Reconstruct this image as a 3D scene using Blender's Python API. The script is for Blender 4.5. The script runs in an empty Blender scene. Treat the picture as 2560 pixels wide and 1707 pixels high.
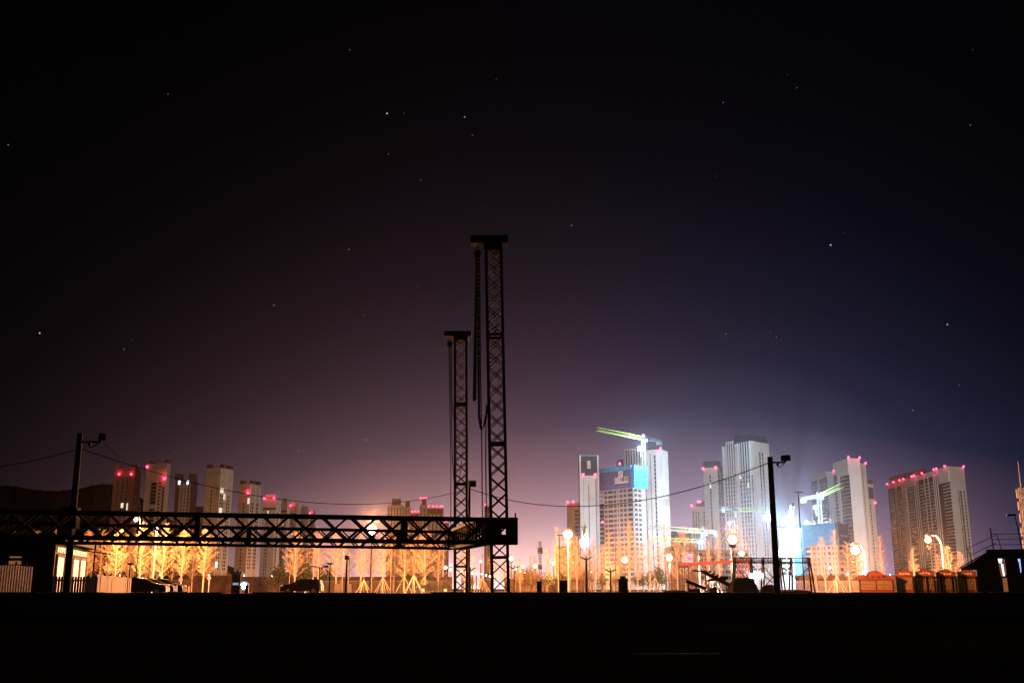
import bpy, bmesh, math, random
from mathutils import Vector, Matrix

R = math.radians
scn = bpy.context.scene
col = scn.collection

# ------------------------------------------------------------------ camera
FPX = 2553.0                      # focal length in pixels of the 2560 px wide photograph
TILT = R(13.6)
CAM_H = 0.5
cam = bpy.data.cameras.new("camera")
cam.sensor_width = 36.0
cam.lens = 36.0 * FPX / 2560.0
cam.clip_end = 20000
cam_ob = bpy.data.objects.new("camera", cam)
cam_ob.location = (0, 0, CAM_H)
cam_ob.rotation_euler = (math.pi / 2 + TILT, 0, 0)
col.objects.link(cam_ob)
scn.camera = cam_ob

# ------------------------------------------------------------------ render settings
scn.view_settings.view_transform = 'Standard'
scn.view_settings.look = 'None'
scn.view_settings.exposure = 0
scn.view_settings.gamma = 1
scn.view_settings.use_curve_mapping = False
cy = scn.cycles
cy.use_denoising = True
cy.max_bounces = 4
cy.diffuse_bounces = 2
cy.glossy_bounces = 2
cy.transmission_bounces = 2
cy.volume_bounces = 0
cy.transparent_max_bounces = 4
cy.sample_clamp_indirect = 3.0
cy.caustics_reflective = False
cy.caustics_refractive = False

ST, CT = math.sin(TILT), math.cos(TILT)


def ray(px, py):
    u = (px - 1280.0) / FPX
    v = (853.5 - py) / FPX
    return Vector((u, CT - v * ST, ST + v * CT))


def P(px, py, Y):
    """the point at depth Y that the photograph shows at px, py"""
    d = ray(px, py)
    return d * (Y / d.y) + Vector((0, 0, CAM_H))


def PZ(px, py, z):
    """the point at height z that the photograph shows at px, py"""
    d = ray(px, py)
    return d * ((z - CAM_H) / d.z) + Vector((0, 0, CAM_H))


def G(px, Y):
    """the ground point under column px (read at the horizon) at depth Y"""
    p = P(px, 1471.0, Y)
    return Vector((p.x, Y, 0))


# ------------------------------------------------------------------ world: night sky with city glow and stars
world = bpy.data.worlds.new("World")
scn.world = world
world.use_nodes = True
wt = world.node_tree
wt.nodes.clear()


def wn(kind, **kw):
    n = wt.nodes.new(kind)
    for k, v in kw.items():
        setattr(n, k, v)
    return n


def wlink(a, b):
    wt.links.new(a, b)


def wmath(op, a, b=None, c=None):
    n = wn('ShaderNodeMath', operation=op)
    for i, v in enumerate((a, b, c)):
        if v is None:
            continue
        if isinstance(v, (int, float)):
            n.inputs[i].default_value = v
        else:
            wlink(v, n.inputs[i])
    return n.outputs[0]


tc = wn('ShaderNodeTexCoord')
sep = wn('ShaderNodeSeparateXYZ')
wlink(tc.outputs['Generated'], sep.inputs[0])
wx, wy, wz = sep.outputs
elev = wmath('MULTIPLY', wmath('ARCSINE', wz), 57.2958)
elevp = wmath('MAXIMUM', elev, 0.0)
azim = wmath('MULTIPLY', wmath('ARCTAN2', wx, wy), 57.2958)


def glow(az0, s, k):
    """city light over the horizon: falls off with height and away from the lit district"""
    d = wmath('DIVIDE', wmath('SUBTRACT', azim, az0), s)
    g = wmath('EXPONENT', wmath('MULTIPLY', wmath('MULTIPLY', d, d), -0.5))
    e = wmath('EXPONENT', wmath('DIVIDE', elevp, -k))
    return wmath('MULTIPLY', g, e)


def scaled(fac, rgb):
    n = wn('ShaderNodeVectorMath', operation='SCALE')
    n.inputs[0].default_value = rgb
    wlink(fac, n.inputs['Scale'])
    return n.outputs[0]


def vadd(a, b):
    n = wn('ShaderNodeVectorMath', operation='ADD')
    wlink(a, n.inputs[0])
    wlink(b, n.inputs[1])
    return n.outputs[0]


sky_tex = wn('ShaderNodeTexSky', sky_type='NISHITA', sun_disc=False)
sky_tex.sun_elevation = R(-6)
sky_tex.sun_rotation = R(200)
sk = wn('ShaderNodeVectorMath', operation='SCALE')
wlink(sky_tex.outputs[0], sk.inputs[0])
sk.inputs['Scale'].default_value = 0.004

total = vadd(sk.outputs[0], scaled(glow(-0.5, 10.8, 4.9), (0.45, 0.22, 0.32)))
total = vadd(total, scaled(glow(2.0, 9.5, 2.2), (1.30, 0.86, 0.62)))
total = vadd(total, scaled(glow(13.0, 9.0, 4.9), (0.02, 0.08, 0.31)))
total = vadd(total, scaled(wmath('EXPONENT', wmath('MULTIPLY', elevp, -0.03)), (0.0007, 0.0010, 0.0019)))

# stars: fixed directions (read off the night sky), plus a sprinkle of faint ones
STARS = [(889, 261, 6), (927, 260, 1.5), (1067, 269, 6), (1085, 311, 2), (768, 335, 2), (892, 354, 1.5), (19, 333, 3),
         (91, 765, 7), (285, 802, 3), (303, 780, 1.2), (629, 701, 3), (835, 723, 2.4), (801, 573, 3), (967, 414, 2),
         (1112, 471, 1.6), (1313, 518, 3), (1908, 563, 6), (1938, 534, 1.5), (2176, 745, 8), (2203, 884, 3),
         (2097, 942, 3), (1668, 767, 3.5), (1770, 763, 2), (1783, 774, 1.6), (2229, 288, 3), (1661, 236, 2),
         (1830, 202, 1.2), (386, 217, 1.5), (803, 115, 1.2), (1140, 182, 1.2), (841, 1010, 3), (686, 1035, 2.4),
         (553, 433, 1.2), (1646, 405, 1.5), (960, 658, 1.6)]
star_sum = None
for sx, sy, sb in STARS:
    d = ray(sx / 0.91875, sy / 0.91875).normalized()
    n = wn('ShaderNodeVectorMath', operation='DOT_PRODUCT')
    wlink(tc.outputs['Generated'], n.inputs[0])
    n.inputs[1].default_value = d
    rad = 0.00040 + 0.00005 * min(sb, 5)
    f = wmath('MULTIPLY', wmath('GREATER_THAN', n.outputs['Value'], math.cos(rad)), sb * 0.085)
    star_sum = f if star_sum is None else wmath('ADD', star_sum, f)
vor = wn('ShaderNodeTexVoronoi')
vor.inputs['Scale'].default_value = 55
wlink(tc.outputs['Generated'], vor.inputs['Vector'])
sepc = wn('ShaderNodeSeparateColor')
wlink(vor.outputs['Color'], sepc.inputs[0])
faint = wmath('MULTIPLY', wmath('LESS_THAN', vor.outputs['Distance'], 0.026), wmath('GREATER_THAN', sepc.outputs[0], 0.80))
faint = wmath('MULTIPLY', faint, wmath('MULTIPLY', wmath('GREATER_THAN', elev, 6.0), 0.08))
total = vadd(total, scaled(wmath('ADD', star_sum, faint), (0.95, 0.98, 1.0)))

bg = wn('ShaderNodeBackground')
wlink(total, bg.inputs['Color'])
bg.inputs['Strength'].default_value = 1.0
wout = wn('ShaderNodeOutputWorld')
wlink(bg.outputs[0], wout.inputs['Surface'])

# faint fill added for the towers, from behind the camera, on the right
moon = bpy.data.lights.new("moon", 'SUN')
moon.energy = 0.10
moon.angle = R(0.5)
moon.color = (1.0, 0.93, 0.88)
moon_ob = bpy.data.objects.new("moon", moon)
moon_ob.rotation_euler = (R(62), 0, R(28))
col.objects.link(moon_ob)

# ------------------------------------------------------------------ materials


def principled(name):
    m = bpy.data.materials.new(name)
    m.use_nodes = True
    return m, m.node_tree, m.node_tree.nodes['Principled BSDF']


def mat(name, c, rough=0.7, spec=0.3, metal=0.0, var=0.18, scale=3.0, bump=0.0):
    m, nt, b = principled(name)
    tcn = nt.nodes.new('ShaderNodeTexCoord')
    nz = nt.nodes.new('ShaderNodeTexNoise')
    nz.inputs['Scale'].default_value = scale
    nz.inputs['Detail'].default_value = 4
    nt.links.new(tcn.outputs['Object'], nz.inputs['Vector'])
    ramp = nt.nodes.new('ShaderNodeValToRGB')
    ramp.color_ramp.elements[0].position = 0.3
    ramp.color_ramp.elements[1].position = 0.7
    ramp.color_ramp.elements[0].color = (*[x * (1 - var) for x in c], 1)
    ramp.color_ramp.elements[1].color = (*[min(1, x * (1 + var)) for x in c], 1)
    nt.links.new(nz.outputs['Fac'], ramp.inputs[0])
    nt.links.new(ramp.outputs[0], b.inputs['Base Color'])
    b.inputs['Roughness'].default_value = rough
    b.inputs['Specular IOR Level'].default_value = spec
    b.inputs['Metallic'].default_value = metal
    if bump:
        bp = nt.nodes.new('ShaderNodeBump')
        bp.inputs['Strength'].default_value = bump
        nt.links.new(nz.outputs['Fac'], bp.inputs['Height'])
        nt.links.new(bp.outputs[0], b.inputs['Normal'])
    return m


def emat(name, c, s):
    m, nt, b = principled(name)
    b.inputs['Base Color'].default_value = (0.05, 0.05, 0.05, 1)
    b.inputs['Emission Color'].default_value = (*c, 1)
    b.inputs['Emission Strength'].default_value = s
    m.cycles.emission_sampling = 'NONE'
    return m


def frosted(name, c, s, a):  # see-through emissive shell that paints glare as a corona round a bulb
    m = bpy.data.materials.new(name)
    m.use_nodes = True
    nt = m.node_tree
    nt.nodes.clear()
    e = nt.nodes.new('ShaderNodeEmission')
    e.inputs[0].default_value = (*c, 1)
    e.inputs[1].default_value = s
    t = nt.nodes.new('ShaderNodeBsdfTransparent')
    mx = nt.nodes.new('ShaderNodeMixShader')
    mx.inputs[0].default_value = a
    o = nt.nodes.new('ShaderNodeOutputMaterial')
    nt.links.new(t.outputs[0], mx.inputs[1])
    nt.links.new(e.outputs[0], mx.inputs[2])
    nt.links.new(mx.outputs[0], o.inputs['Surface'])
    m.cycles.emission_sampling = 'NONE'
    return m


ORANGE = (1.0, 0.37, 0.115)
AMBER = (1.0, 0.42, 0.16)
PALE = (1.0, 0.72, 0.60)
WHITE = (0.55, 0.79, 1.0)
M = dict(
    ground=mat('ground', (0.011, 0.0105, 0.010), 1.0, 0.0, scale=0.4, var=0.4),
    road=mat('road', (0.045, 0.045, 0.045), 0.95, 0.1, scale=0.6),
    verge=mat('verge', (0.045, 0.036, 0.02), 1.0, 0.0, scale=1.2, var=0.4),
    kerb=mat('kerb', (0.012, 0.012, 0.012), 0.95, 0.05, scale=1.5),
    hill=mat('hill', (0.012, 0.008, 0.008), 1.0, 0.0, scale=0.01, var=0.4),
    black=mat('black_paint', (0.008, 0.0075, 0.0075), 0.7, 0.05, scale=4),
    steel=mat('galvanised_steel', (0.30, 0.29, 0.28), 0.45, 0.5, 0.3, scale=5),
    chain=mat('chain', (0.03, 0.03, 0.03), 0.45, 0.5, 0.6, scale=9),
    wood=mat('dark_pole', (0.012, 0.009, 0.008), 0.8, 0.2, scale=5, var=0.4),
    pale_pole=mat('pale_pole', (0.32, 0.30, 0.28), 0.5, 0.4, scale=2),
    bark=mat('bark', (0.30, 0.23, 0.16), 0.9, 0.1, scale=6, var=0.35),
    darkbark=mat('dark_bark', (0.10, 0.06, 0.04), 0.9, 0.1, scale=6, var=0.3),
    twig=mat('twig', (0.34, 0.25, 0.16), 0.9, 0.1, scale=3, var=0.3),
    leaf=mat('evergreen_leaf', (0.055, 0.06, 0.025), 0.9, 0.1, scale=2, var=0.5),
    shrub=mat('winter_shrub', (0.16, 0.10, 0.05), 0.95, 0.05, scale=2, var=0.4),
    brownwall=mat('brown_wall', (0.055, 0.028, 0.018), 0.9, 0.1, scale=0.7, var=0.35),
    fence=mat('dark_fence', (0.03, 0.022, 0.02), 0.7, 0.2, scale=3),
    rust=mat('red_oxide', (0.20, 0.018, 0.006), 0.6, 0.3, scale=1.5, var=0.3),
    tan=mat('tan_render', (0.50, 0.41, 0.31), 0.8, 0.2, scale=0.15, var=0.12),
    darktan=mat('brown_render', (0.16, 0.085, 0.06), 0.8, 0.2, scale=0.15, var=0.15),
    cream=mat('cream_render', (0.62, 0.55, 0.50), 0.8, 0.2, scale=0.12, var=0.08),
    white=mat('white_render', (0.62, 0.60, 0.575), 0.8, 0.2, scale=0.12, var=0.07),
    facade=mat('dark_facade', (0.04, 0.033, 0.042), 0.7, 0.3, scale=0.3, var=0.2),
    crown=mat('crown_cladding', (0.045, 0.048, 0.062), 0.6, 0.3, scale=0.3),
    glass=mat('dark_glass', (0.025, 0.028, 0.04), 0.25, 0.5, scale=0.6, var=0.4),
    opening=mat('dark_opening', (0.05, 0.04, 0.042), 0.8, 0.1, scale=0.8, var=0.5),
    concrete=mat('raw_concrete', (0.34, 0.28, 0.25), 0.9, 0.1, scale=0.3, var=0.12),
    net=mat('blue_net', (0.045, 0.27, 0.68), 0.8, 0.2, scale=0.6, var=0.3),
    net_light=mat('pale_blue_net', (0.06, 0.33, 0.58), 0.8, 0.2, scale=0.5, var=0.25),
    net_dark=mat('navy_net', (0.10, 0.085, 0.19), 0.8, 0.2, scale=0.6, var=0.25),
    board=mat('sign_board', (0.80, 0.62, 0.52), 0.7, 0.2, scale=1.0, var=0.05),
    letter=mat('sign_letter', (0.06, 0.045, 0.05), 0.7, 0.2, scale=1.0),
    crane=mat('crane_green', (0.28, 0.42, 0.055), 0.5, 0.4, scale=1.0),
    crane_grey=mat('crane_grey', (0.075, 0.08, 0.085), 0.5, 0.4, scale=1.0),
    corrug=mat('corrugated_sheet', (0.50, 0.36, 0.30), 0.5, 0.4, 0.2, scale=4, var=0.3),
    plank=mat('pale_board', (0.21, 0.15, 0.125), 0.8, 0.2, scale=2, var=0.12),
    stallred=mat('stall_red', (0.15, 0.026, 0.009), 0.5, 0.4, scale=3, var=0.3),
    shutter=mat('roller_shutter', (0.32, 0.20, 0.12), 0.35, 0.5, 0.2, scale=2, var=0.15),
    carpaint=mat('car_paint', (0.008, 0.008, 0.009), 0.3, 0.15, scale=1),
    carglass=mat('car_glass', (0.02, 0.02, 0.022), 0.1, 0.5, scale=1),
    tyre=mat('tyre', (0.015, 0.015, 0.015), 0.9, 0.1, scale=5),
    soil=mat('dark_soil', (0.03, 0.026, 0.022), 1.0, 0.0, scale=0.8, var=0.4, bump=0.4),
    bulb_o=emat('sodium_lamp', (1.0, 0.82, 0.52), 60),
    globe_o=frosted('frosted_globe', (1.0, 0.42, 0.13), 1.0, .36),
    globe_w=frosted('frosted_lens', (0.34, 0.66, 1.0), 1.1, .42),
    bulb_w=emat('flood_lamp', (0.86, 0.96, 1.0), 60),
    red=emat('aviation_red', (1.0, 0.03, 0.10), 14),
    lit=emat('lit_window', (1.0, 0.90, 0.66), 0.9),
    litcool=emat('lit_room', (0.30, 0.45, 1.0), 1.5),
    litwhite=emat('lit_room_white', (0.80, 0.88, 1.0), 1.6),
    litbooth=emat('lit_booth', (0.75, 0.88, 1.0), 0.35),
    litwarm=emat('lit_room_warm', (1.0, 0.36, 0.12), 0.22),
    litdoor=emat('lit_glass_door', (1.0, 0.62, 0.46), 0.40),  # emission stands in for lamp reflections on the hut glass
    purple=emat('purple_screen', (0.42, 0.04, 0.85), 0.75),
    pink=emat('screen_lettering', (1.0, 0.82, 0.95), 1.2),
    yellow=emat('lit_panel', (1.0, 0.72, 0.28), 0.85),  # lamplight on a building wall, put in as emission
)

# ------------------------------------------------------------------ mesh helpers


class MB:
    """collects shapes and links them as ONE mesh object"""

    def __init__(self):
        self.v, self.f = [], []

    def add(self, vs, fs):
        n = len(self.v)
        self.v.extend(Vector(x) for x in vs)
        self.f.extend(tuple(i + n for i in f) for f in fs)

    def box(self, c, s, rz=0.0):
        c = Vector(c)
        hx, hy, hz = s[0] / 2, s[1] / 2, s[2] / 2
        ca, sa = math.cos(rz), math.sin(rz)
        vs = []
        for z in (-hz, hz):
            for x, y in ((-hx, -hy), (hx, -hy), (hx, hy), (-hx, hy)):
                vs.append((c.x + x * ca - y * sa, c.y + x * sa + y * ca, c.z + z))
        self.add(vs, [(0, 3, 2, 1), (4, 5, 6, 7), (0, 1, 5, 4), (1, 2, 6, 5), (2, 3, 7, 6), (3, 0, 4, 7)])
        return self

    def frame(self, p, q):
        d = (q - p).normalized()
        up = Vector((0, 0, 1)) if abs(d.z) < 0.95 else Vector((0, 1, 0))
        a = d.cross(up).normalized()
        return a, a.cross(d).normalized()

    def bar(self, p, q, w, h=None):
        p, q = Vector(p), Vector(q)
        h = w if h is None else h
        a, b = self.frame(p, q)
        a, b = a * (w / 2), b * (h / 2)
        vs = [o + s * a + t * b for o in (p, q) for s, t in ((-1, -1), (1, -1), (1, 1), (-1, 1))]
        self.add(vs, [(0, 1, 2, 3), (7, 6, 5, 4), (0, 4, 5, 1), (1, 5, 6, 2), (2, 6, 7, 3), (3, 7, 4, 0)])
        return self

    def tube(self, p, q, r0, r1=None, n=8, caps=True):
        p, q = Vector(p), Vector(q)
        r1 = r0 if r1 is None else r1
        a, b = self.frame(p, q)
        vs = []
        for o, r in ((p, r0), (q, r1)):
            for k in range(n):
                t = 2 * math.pi * k / n
                vs.append(o + a * (r * math.cos(t)) + b * (r * math.sin(t)))
        fs = [(k, (k + 1) % n, n + (k + 1) % n, n + k) for k in range(n)]
        if caps:
            fs += [tuple(range(n - 1, -1, -1)), tuple(range(n, 2 * n))]
        self.add(vs, fs)
        return self

    def path(self, pts, r, n=6):
        rr = r if isinstance(r, (list, tuple)) else [r] * len(pts)
        for i in range(len(pts) - 1):
            self.tube(pts[i], pts[i + 1], rr[i], rr[i + 1], n, False)
        return self

    def sphere(self, c, r, nu=12, nv=8, sz=1.0):
        c = Vector(c)
        vs = [c + Vector((0, 0, -r * sz))]
        for j in range(1, nv):
            t = math.pi * j / nv
            for i in range(nu):
                a = 2 * math.pi * i / nu
                vs.append(c + Vector((r * math.sin(t) * math.cos(a), r * math.sin(t) * math.sin(a), -r * sz * math.cos(t))))
        vs.append(c + Vector((0, 0, r * sz)))
        last = len(vs) - 1
        fs = [(0, 1 + (i + 1) % nu, 1 + i) for i in range(nu)]
        for j in range(nv - 2):
            o = 1 + j * nu
            fs += [(o + i, o + (i + 1) % nu, o + nu + (i + 1) % nu, o + nu + i) for i in range(nu)]
        o = 1 + (nv - 2) * nu
        fs += [(o + i, o + (i + 1) % nu, last) for i in range(nu)]
        self.add(vs, fs)
        return self

    def prism(self, pts, y0, y1):
        """an outline in x, z extruded from y0 to y1"""
        n = len(pts)
        vs = [(x, y0, z) for x, z in pts] + [(x, y1, z) for x, z in pts]
        self.add(vs, [tuple(range(n)), tuple(range(2 * n - 1, n - 1, -1))] + [(i, n + i, n + (i + 1) % n, (i + 1) % n) for i in range(n)])
        return self

    def column(self, pts, z0, z1):
        """a plan outline raised from z0 to z1"""
        n = len(pts)
        vs = [(p[0], p[1], z0) for p in pts] + [(p[0], p[1], z1) for p in pts]
        self.add(vs, [tuple(range(n - 1, -1, -1)), tuple(range(n, 2 * n))] + [(i, (i + 1) % n, n + (i + 1) % n, n + i) for i in range(n)])
        return self

    def mesh(self, name, m, smooth=False, fix=True):
        me = bpy.data.meshes.new(name)
        me.from_pydata([tuple(v) for v in self.v], [], self.f)
        if fix and len(self.f) < 20000:
            bm = bmesh.new()
            bm.from_mesh(me)
            bmesh.ops.recalc_face_normals(bm, faces=bm.faces)
            bm.to_mesh(me)
            bm.free()
        me.materials.append(m)
        if smooth:
            for p in me.polygons:
                p.use_smooth = True
        return me

    def build(self, name, m, parent=None, at=None, smooth=False):
        """at: world point used as origin, the collected points being in world space"""
        if at is not None:
            self.v = [v - Vector(at) for v in self.v]
        o = bpy.data.objects.new(name, self.mesh(name, m, smooth))
        col.objects.link(o)
        if parent is not None:
            o.parent = parent
        elif at is not None:
            o.location = at
        return o


def link(name, me, parent=None, loc=(0, 0, 0), rz=0.0):
    o = bpy.data.objects.new(name, me)
    o.location = loc
    o.rotation_euler = (0, 0, rz)
    if parent is not None:
        o.parent = parent
    col.objects.link(o)
    return o


def tag(o, label, cat, group=None):
    o['label'] = label
    o['category'] = cat
    if group:
        o['group'] = group
    return o


def thing(name, label, cat, loc=(0, 0, 0), rz=0.0, group=None):
    o = bpy.data.objects.new(name, None)
    o.empty_display_size = 0.2
    o.location = loc
    o.rotation_euler = (0, 0, rz)
    col.objects.link(o)
    return tag(o, label, cat, group)


def setting(o):
    o['kind'] = 'structure'
    return o


def light(name, parent, loc, power, color, size=0.15):
    l = bpy.data.lights.new(name, 'POINT')
    l.energy = power
    l.color = color
    l.shadow_soft_size = size
    o = bpy.data.objects.new(name, l)
    o.location = loc
    o.parent = parent
    col.objects.link(o)
    return o


ORD = ['first', 'second', 'third', 'fourth', 'fifth', 'sixth', 'seventh', 'eighth', 'ninth', 'tenth', 'eleventh', 'twelfth',
       'thirteenth', 'fourteenth', 'fifteenth', 'sixteenth', 'seventeenth', 'eighteenth', 'nineteenth', 'twentieth',
       'twenty-first', 'twenty-second', 'twenty-third', 'twenty-fourth', 'twenty-fifth', 'twenty-sixth', 'twenty-seventh',
       'twenty-eighth', 'twenty-ninth', 'thirtieth', 'thirty-first', 'thirty-second', 'thirty-third', 'thirty-fourth',
       'thirty-fifth', 'thirty-sixth', 'thirty-seventh', 'thirty-eighth', 'thirty-ninth', 'fortieth']

# ------------------------------------------------------------------ the setting
g = MB()
g.add([(-2600, -60, 0), (2600, -60, 0), (2600, 3600, 0), (-2600, 3600, 0)], [(0, 1, 2, 3)])
setting(g.build('ground', M['ground']))
g = MB()
g.add([(-400, 126, 0.004), (400, 126, 0.004), (400, 152, 0.004), (-400, 152, 0.004)], [(0, 1, 2, 3)])
setting(g.build('verge', M['verge']))
g = MB()
g.add([(-500, 172, 0.004), (500, 172, 0.004), (500, 196, 0.004), (-500, 196, 0.004)], [(0, 1, 2, 3)])
setting(g.build('road', M['road']))

rnd = random.Random(5)
k = MB()
x = -15.0
YK = 21.0
lowered = ((-3.0, -1.5), (1.1, 1.6), (-5.6, -4.8), (4.8, 5.7))
while x < 15:
    w = rnd.uniform(.55, 1.1)
    low = any(a < x + w / 2 < b for a, b in lowered)
    top = P(1280, 1482.5 if low else 1480.0 + rnd.uniform(-1.0, 1.0), YK).z
    k.box((x + w / 2, YK + rnd.uniform(-0.02, 0.02), top / 2), (w - 0.006, 0.3, top), rnd.uniform(-.01, .01))
    x += w
o = k.build('low_wall', M['kerb'])
tag(o, 'long low black block wall across the whole foreground', 'wall')

# hills far behind the left side
h = MB()
prof = [(-420, 1252), (-260, 1232), (-120, 1222), (0, 1214), (40, 1215), (75, 1222), (110, 1226), (150, 1226), (190, 1222), (230, 1213), (262, 1209),
        (285, 1212), (320, 1228), (345, 1240), (380, 1262), (430, 1300), (480, 1350), (540, 1400), (640, 1440), (760, 1462)]
vs, n = [], len(prof)
for a in range(n * 3):
    pass
rr = random.Random(8)
fine = []
for i in range(n - 1):
    (x0, y0), (x1, y1) = prof[i], prof[i + 1]
    for s in range(6):
        t = s / 6
        fine.append((x0 + (x1 - x0) * t, y0 + (y1 - y0) * t + rr.uniform(-1.2, 1.2)))
fine.append(prof[-1])
n = len(fine)
rows = []
for d, f in ((1900, 0.0), (2050, 0.55), (2250, 1.0), (2500, 0.6), (2700, 0.0)):
    for hx, hy in fine:
        p = P(hx, hy, 2250)
        rows.append((p.x * d / 2250, d, max(0, p.z * f + (rr.uniform(-3, 3) if 0 < f < 1 else 0)) - (2 if f == 0 else 0)))
fs = []
for j in range(4):
    for i in range(n - 1):
        fs.append((j * n + i, j * n + i + 1, (j + 1) * n + i + 1, (j + 1) * n + i))
h.add(rows, fs)
setting(h.build('hills', M['hill'], smooth=True))

# ------------------------------------------------------------------ the truss gantry in front


def truss(name, parent, A, B, w, hgt, pitch, chord, brace, axis_up=Vector((0, 0, 1))):
    """a box truss from A to B (world): four chords and X lacing, as a part with sub-parts"""
    base = Vector(parent.location)
    A, B = Vector(A) - base, Vector(B) - base
    d = (B - A).normalized()
    a = d.cross(axis_up).normalized() * (w / 2)
    b = axis_up.cross(d).cross(d).normalized() * (-hgt / 2) if abs(d.dot(axis_up)) > 0.01 else axis_up.normalized() * (hgt / 2)
    corners = [a + b, a - b, -a - b, -a + b]
    L = (B - A).length
    n = max(1, round(L / pitch))
    lac = MB()
    for i in range(n):
        p, q = A + d * (L * (i + 0.06) / n), A + d * (L * (i + 0.94) / n)
        for c in range(4):
            c0, c1 = corners[c], corners[(c + 1) % 4]
            lac.bar(p + c0, q + c1, brace)
            lac.bar(p + c1 * 0.98, q + c0 * 0.98, brace)
        if i % 7 == 3:
            for pos in (0.02, 0.10):
                p = A + d * (L * (i + pos) / n)
                for c in range(4):
                    lac.bar(p + corners[c], p + corners[(c + 1) % 4], brace * 1.3)
    part = lac.build(name, M['black'], parent)
    for c in corners:
        MB().bar(A + c, B + c, chord).build('chord', M['black'], part)
    return part, corners


mast_near = G(1248, 26.0)
gan = thing('truss_gantry', 'black steel truss gantry with two tall lattice masts and a raised box truss', 'gantry', mast_near)
mast_info = []
for (pxb, pyt, pxt, Y, hb, hh, bb, bw, hw) in ((1252, 622, 1234, 26.0, .22, .22, .0, .21, 1.01), (1153, 848, 1152.5, 35.0, .175, .18, .0, .16, .95)):
    foot = P(pxb, 1475, Y)
    foot.z = 0.02
    top = P(pxt, pyt, Y)
    part, cn = truss('mast', gan, foot, top, 0.40, 0.40, 0.40, 0.075, 0.026, Vector((0, 1, 0)))
    loc = Vector(gan.location)
    MB().box(foot - loc + Vector((0, 0, 0.03)), (0.62, 0.62, 0.05)).build('base_plate', M['black'], part)
    hd = MB()
    tl = top - loc
    hd.box(tl + Vector((-0.11, 0, hb)), (hw, 0.34, hh))
    hd.box(tl + Vector((0, 0, bb)), (0.50, 0.48, bw))
    hd.build('head_beam', M['black'], part)
    mast_info.append((foot, top))
near_top = mast_info[0][1]

tA = P(1217, 1327, 25.9)
tB = P(300, 1314, 23.9)
tdir = (tB - tA).normalized()
truss('horizontal_truss', gan, tA + tdir * -0.05, tA + tdir * 14.5, 0.42, 0.56, 0.68, 0.085, 0.045)
fA = P(1130, 1350, 34.8)
fB = P(300, 1335.5, 31.2)
fdir = (fB - fA).normalized()
truss('horizontal_truss', gan, fA + fdir * -0.3, fA + fdir * 19.0, 0.42, 0.54, 0.68, 0.075, 0.04)
truss('horizontal_truss', gan, P(1212, 1327, 26.2), P(1140, 1350, 34.6), 0.42, 0.56, 0.68, 0.085, 0.045)


def sleeve(c, w, d, h):
    """the steel collar that rides on a mast: plates round it, with an opening in the front"""
    s = MB()
    c = c - Vector(gan.location)
    t = 0.03
    s.box(c + Vector((-w / 2 + 0.19, -d / 2, 0)), (0.38, t, h))
    s.box(c + Vector((w / 2 - 0.13, -d / 2, 0)), (0.26, t, h))
    s.box(c + Vector((0.06, -d / 2, h / 2 - 0.11)), (w - 0.64 + 0.02, t * 0.9, 0.22))
    s.box(c + Vector((0.06, -d / 2, -h / 2 + 0.11)), (w - 0.64 + 0.02, t * 0.9, 0.22))
    s.box(c + Vector((0, d / 2, h / 2 - 0.12)), (w, t, 0.24))
    s.box(c + Vector((0, d / 2, -h / 2 + 0.12)), (w, t, 0.24))
    for sx in (-1, 1):
        s.box(c + Vector((sx * w / 2, 0, 0)), (t, d - 0.04, h * 0.98))
    for sz in (1,):
        s.box(c + Vector((0, 0, sz * (h / 2 - 0.02))), (w - 0.04, d - 0.05, 0.03))
    s.tube(c + Vector((w / 2 - 0.05, -d / 2, h / 2)), c + Vector((w / 2 - 0.05, -d / 2, h / 2 + 0.11)), 0.018)
    return s.build('sleeve_block', M['black'], gan)


sleeve(P(1255, 1327.5, 25.8), 0.76, 0.74, 0.635)
sleeve(P(1148, 1350, 35.0), 0.70, 0.74, 0.56)


def chain_path(pts, n=60):
    """points along a hanging strand, through the given pixels"""
    out = []
    for i in range(len(pts) - 1):
        for s in range(n // (len(pts) - 1)):
            out.append(pts[i].lerp(pts[i + 1], s / (n // (len(pts) - 1))))
    out.append(pts[-1])
    return out


def hoist(label, px, py, Y, scale, strands):
    c = P(px, py, Y)
    t = thing('chain_hoist', label, 'hoist', c)
    b = MB()
    b.sphere((0, 0, 0), 0.10, 14, 10, 0.95)
    b.box((0, 0, -0.08), (0.16, 0.14, 0.10))
    b.build('hoist_body', M['black'], t)
    hk = MB()
    r = 0.04
    hk.path([Vector((r * math.cos(a), 0, 0.13 + r * math.sin(a))) for a in [2 * math.pi * i / 10 for i in range(11)]], 0.012)
    hk.tube((0, 0, 0.16), (0, 0, 0.24), 0.012)
    hk.build('hook', M['chain'], t)
    for st in strands:
        pts = chain_path([P(a, b_, Y + dy) - c for a, b_, dy in st], 150)
        m = MB()
        for i in range(len(pts) - 1):
            d = (pts[i + 1] - pts[i])
            m.tube(pts[i] + d * 0.05, pts[i] + d * 0.95, 0.021 if i % 2 else 0.012, None, 5)
        m.build('chain', M['chain'], t)
    return t


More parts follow.
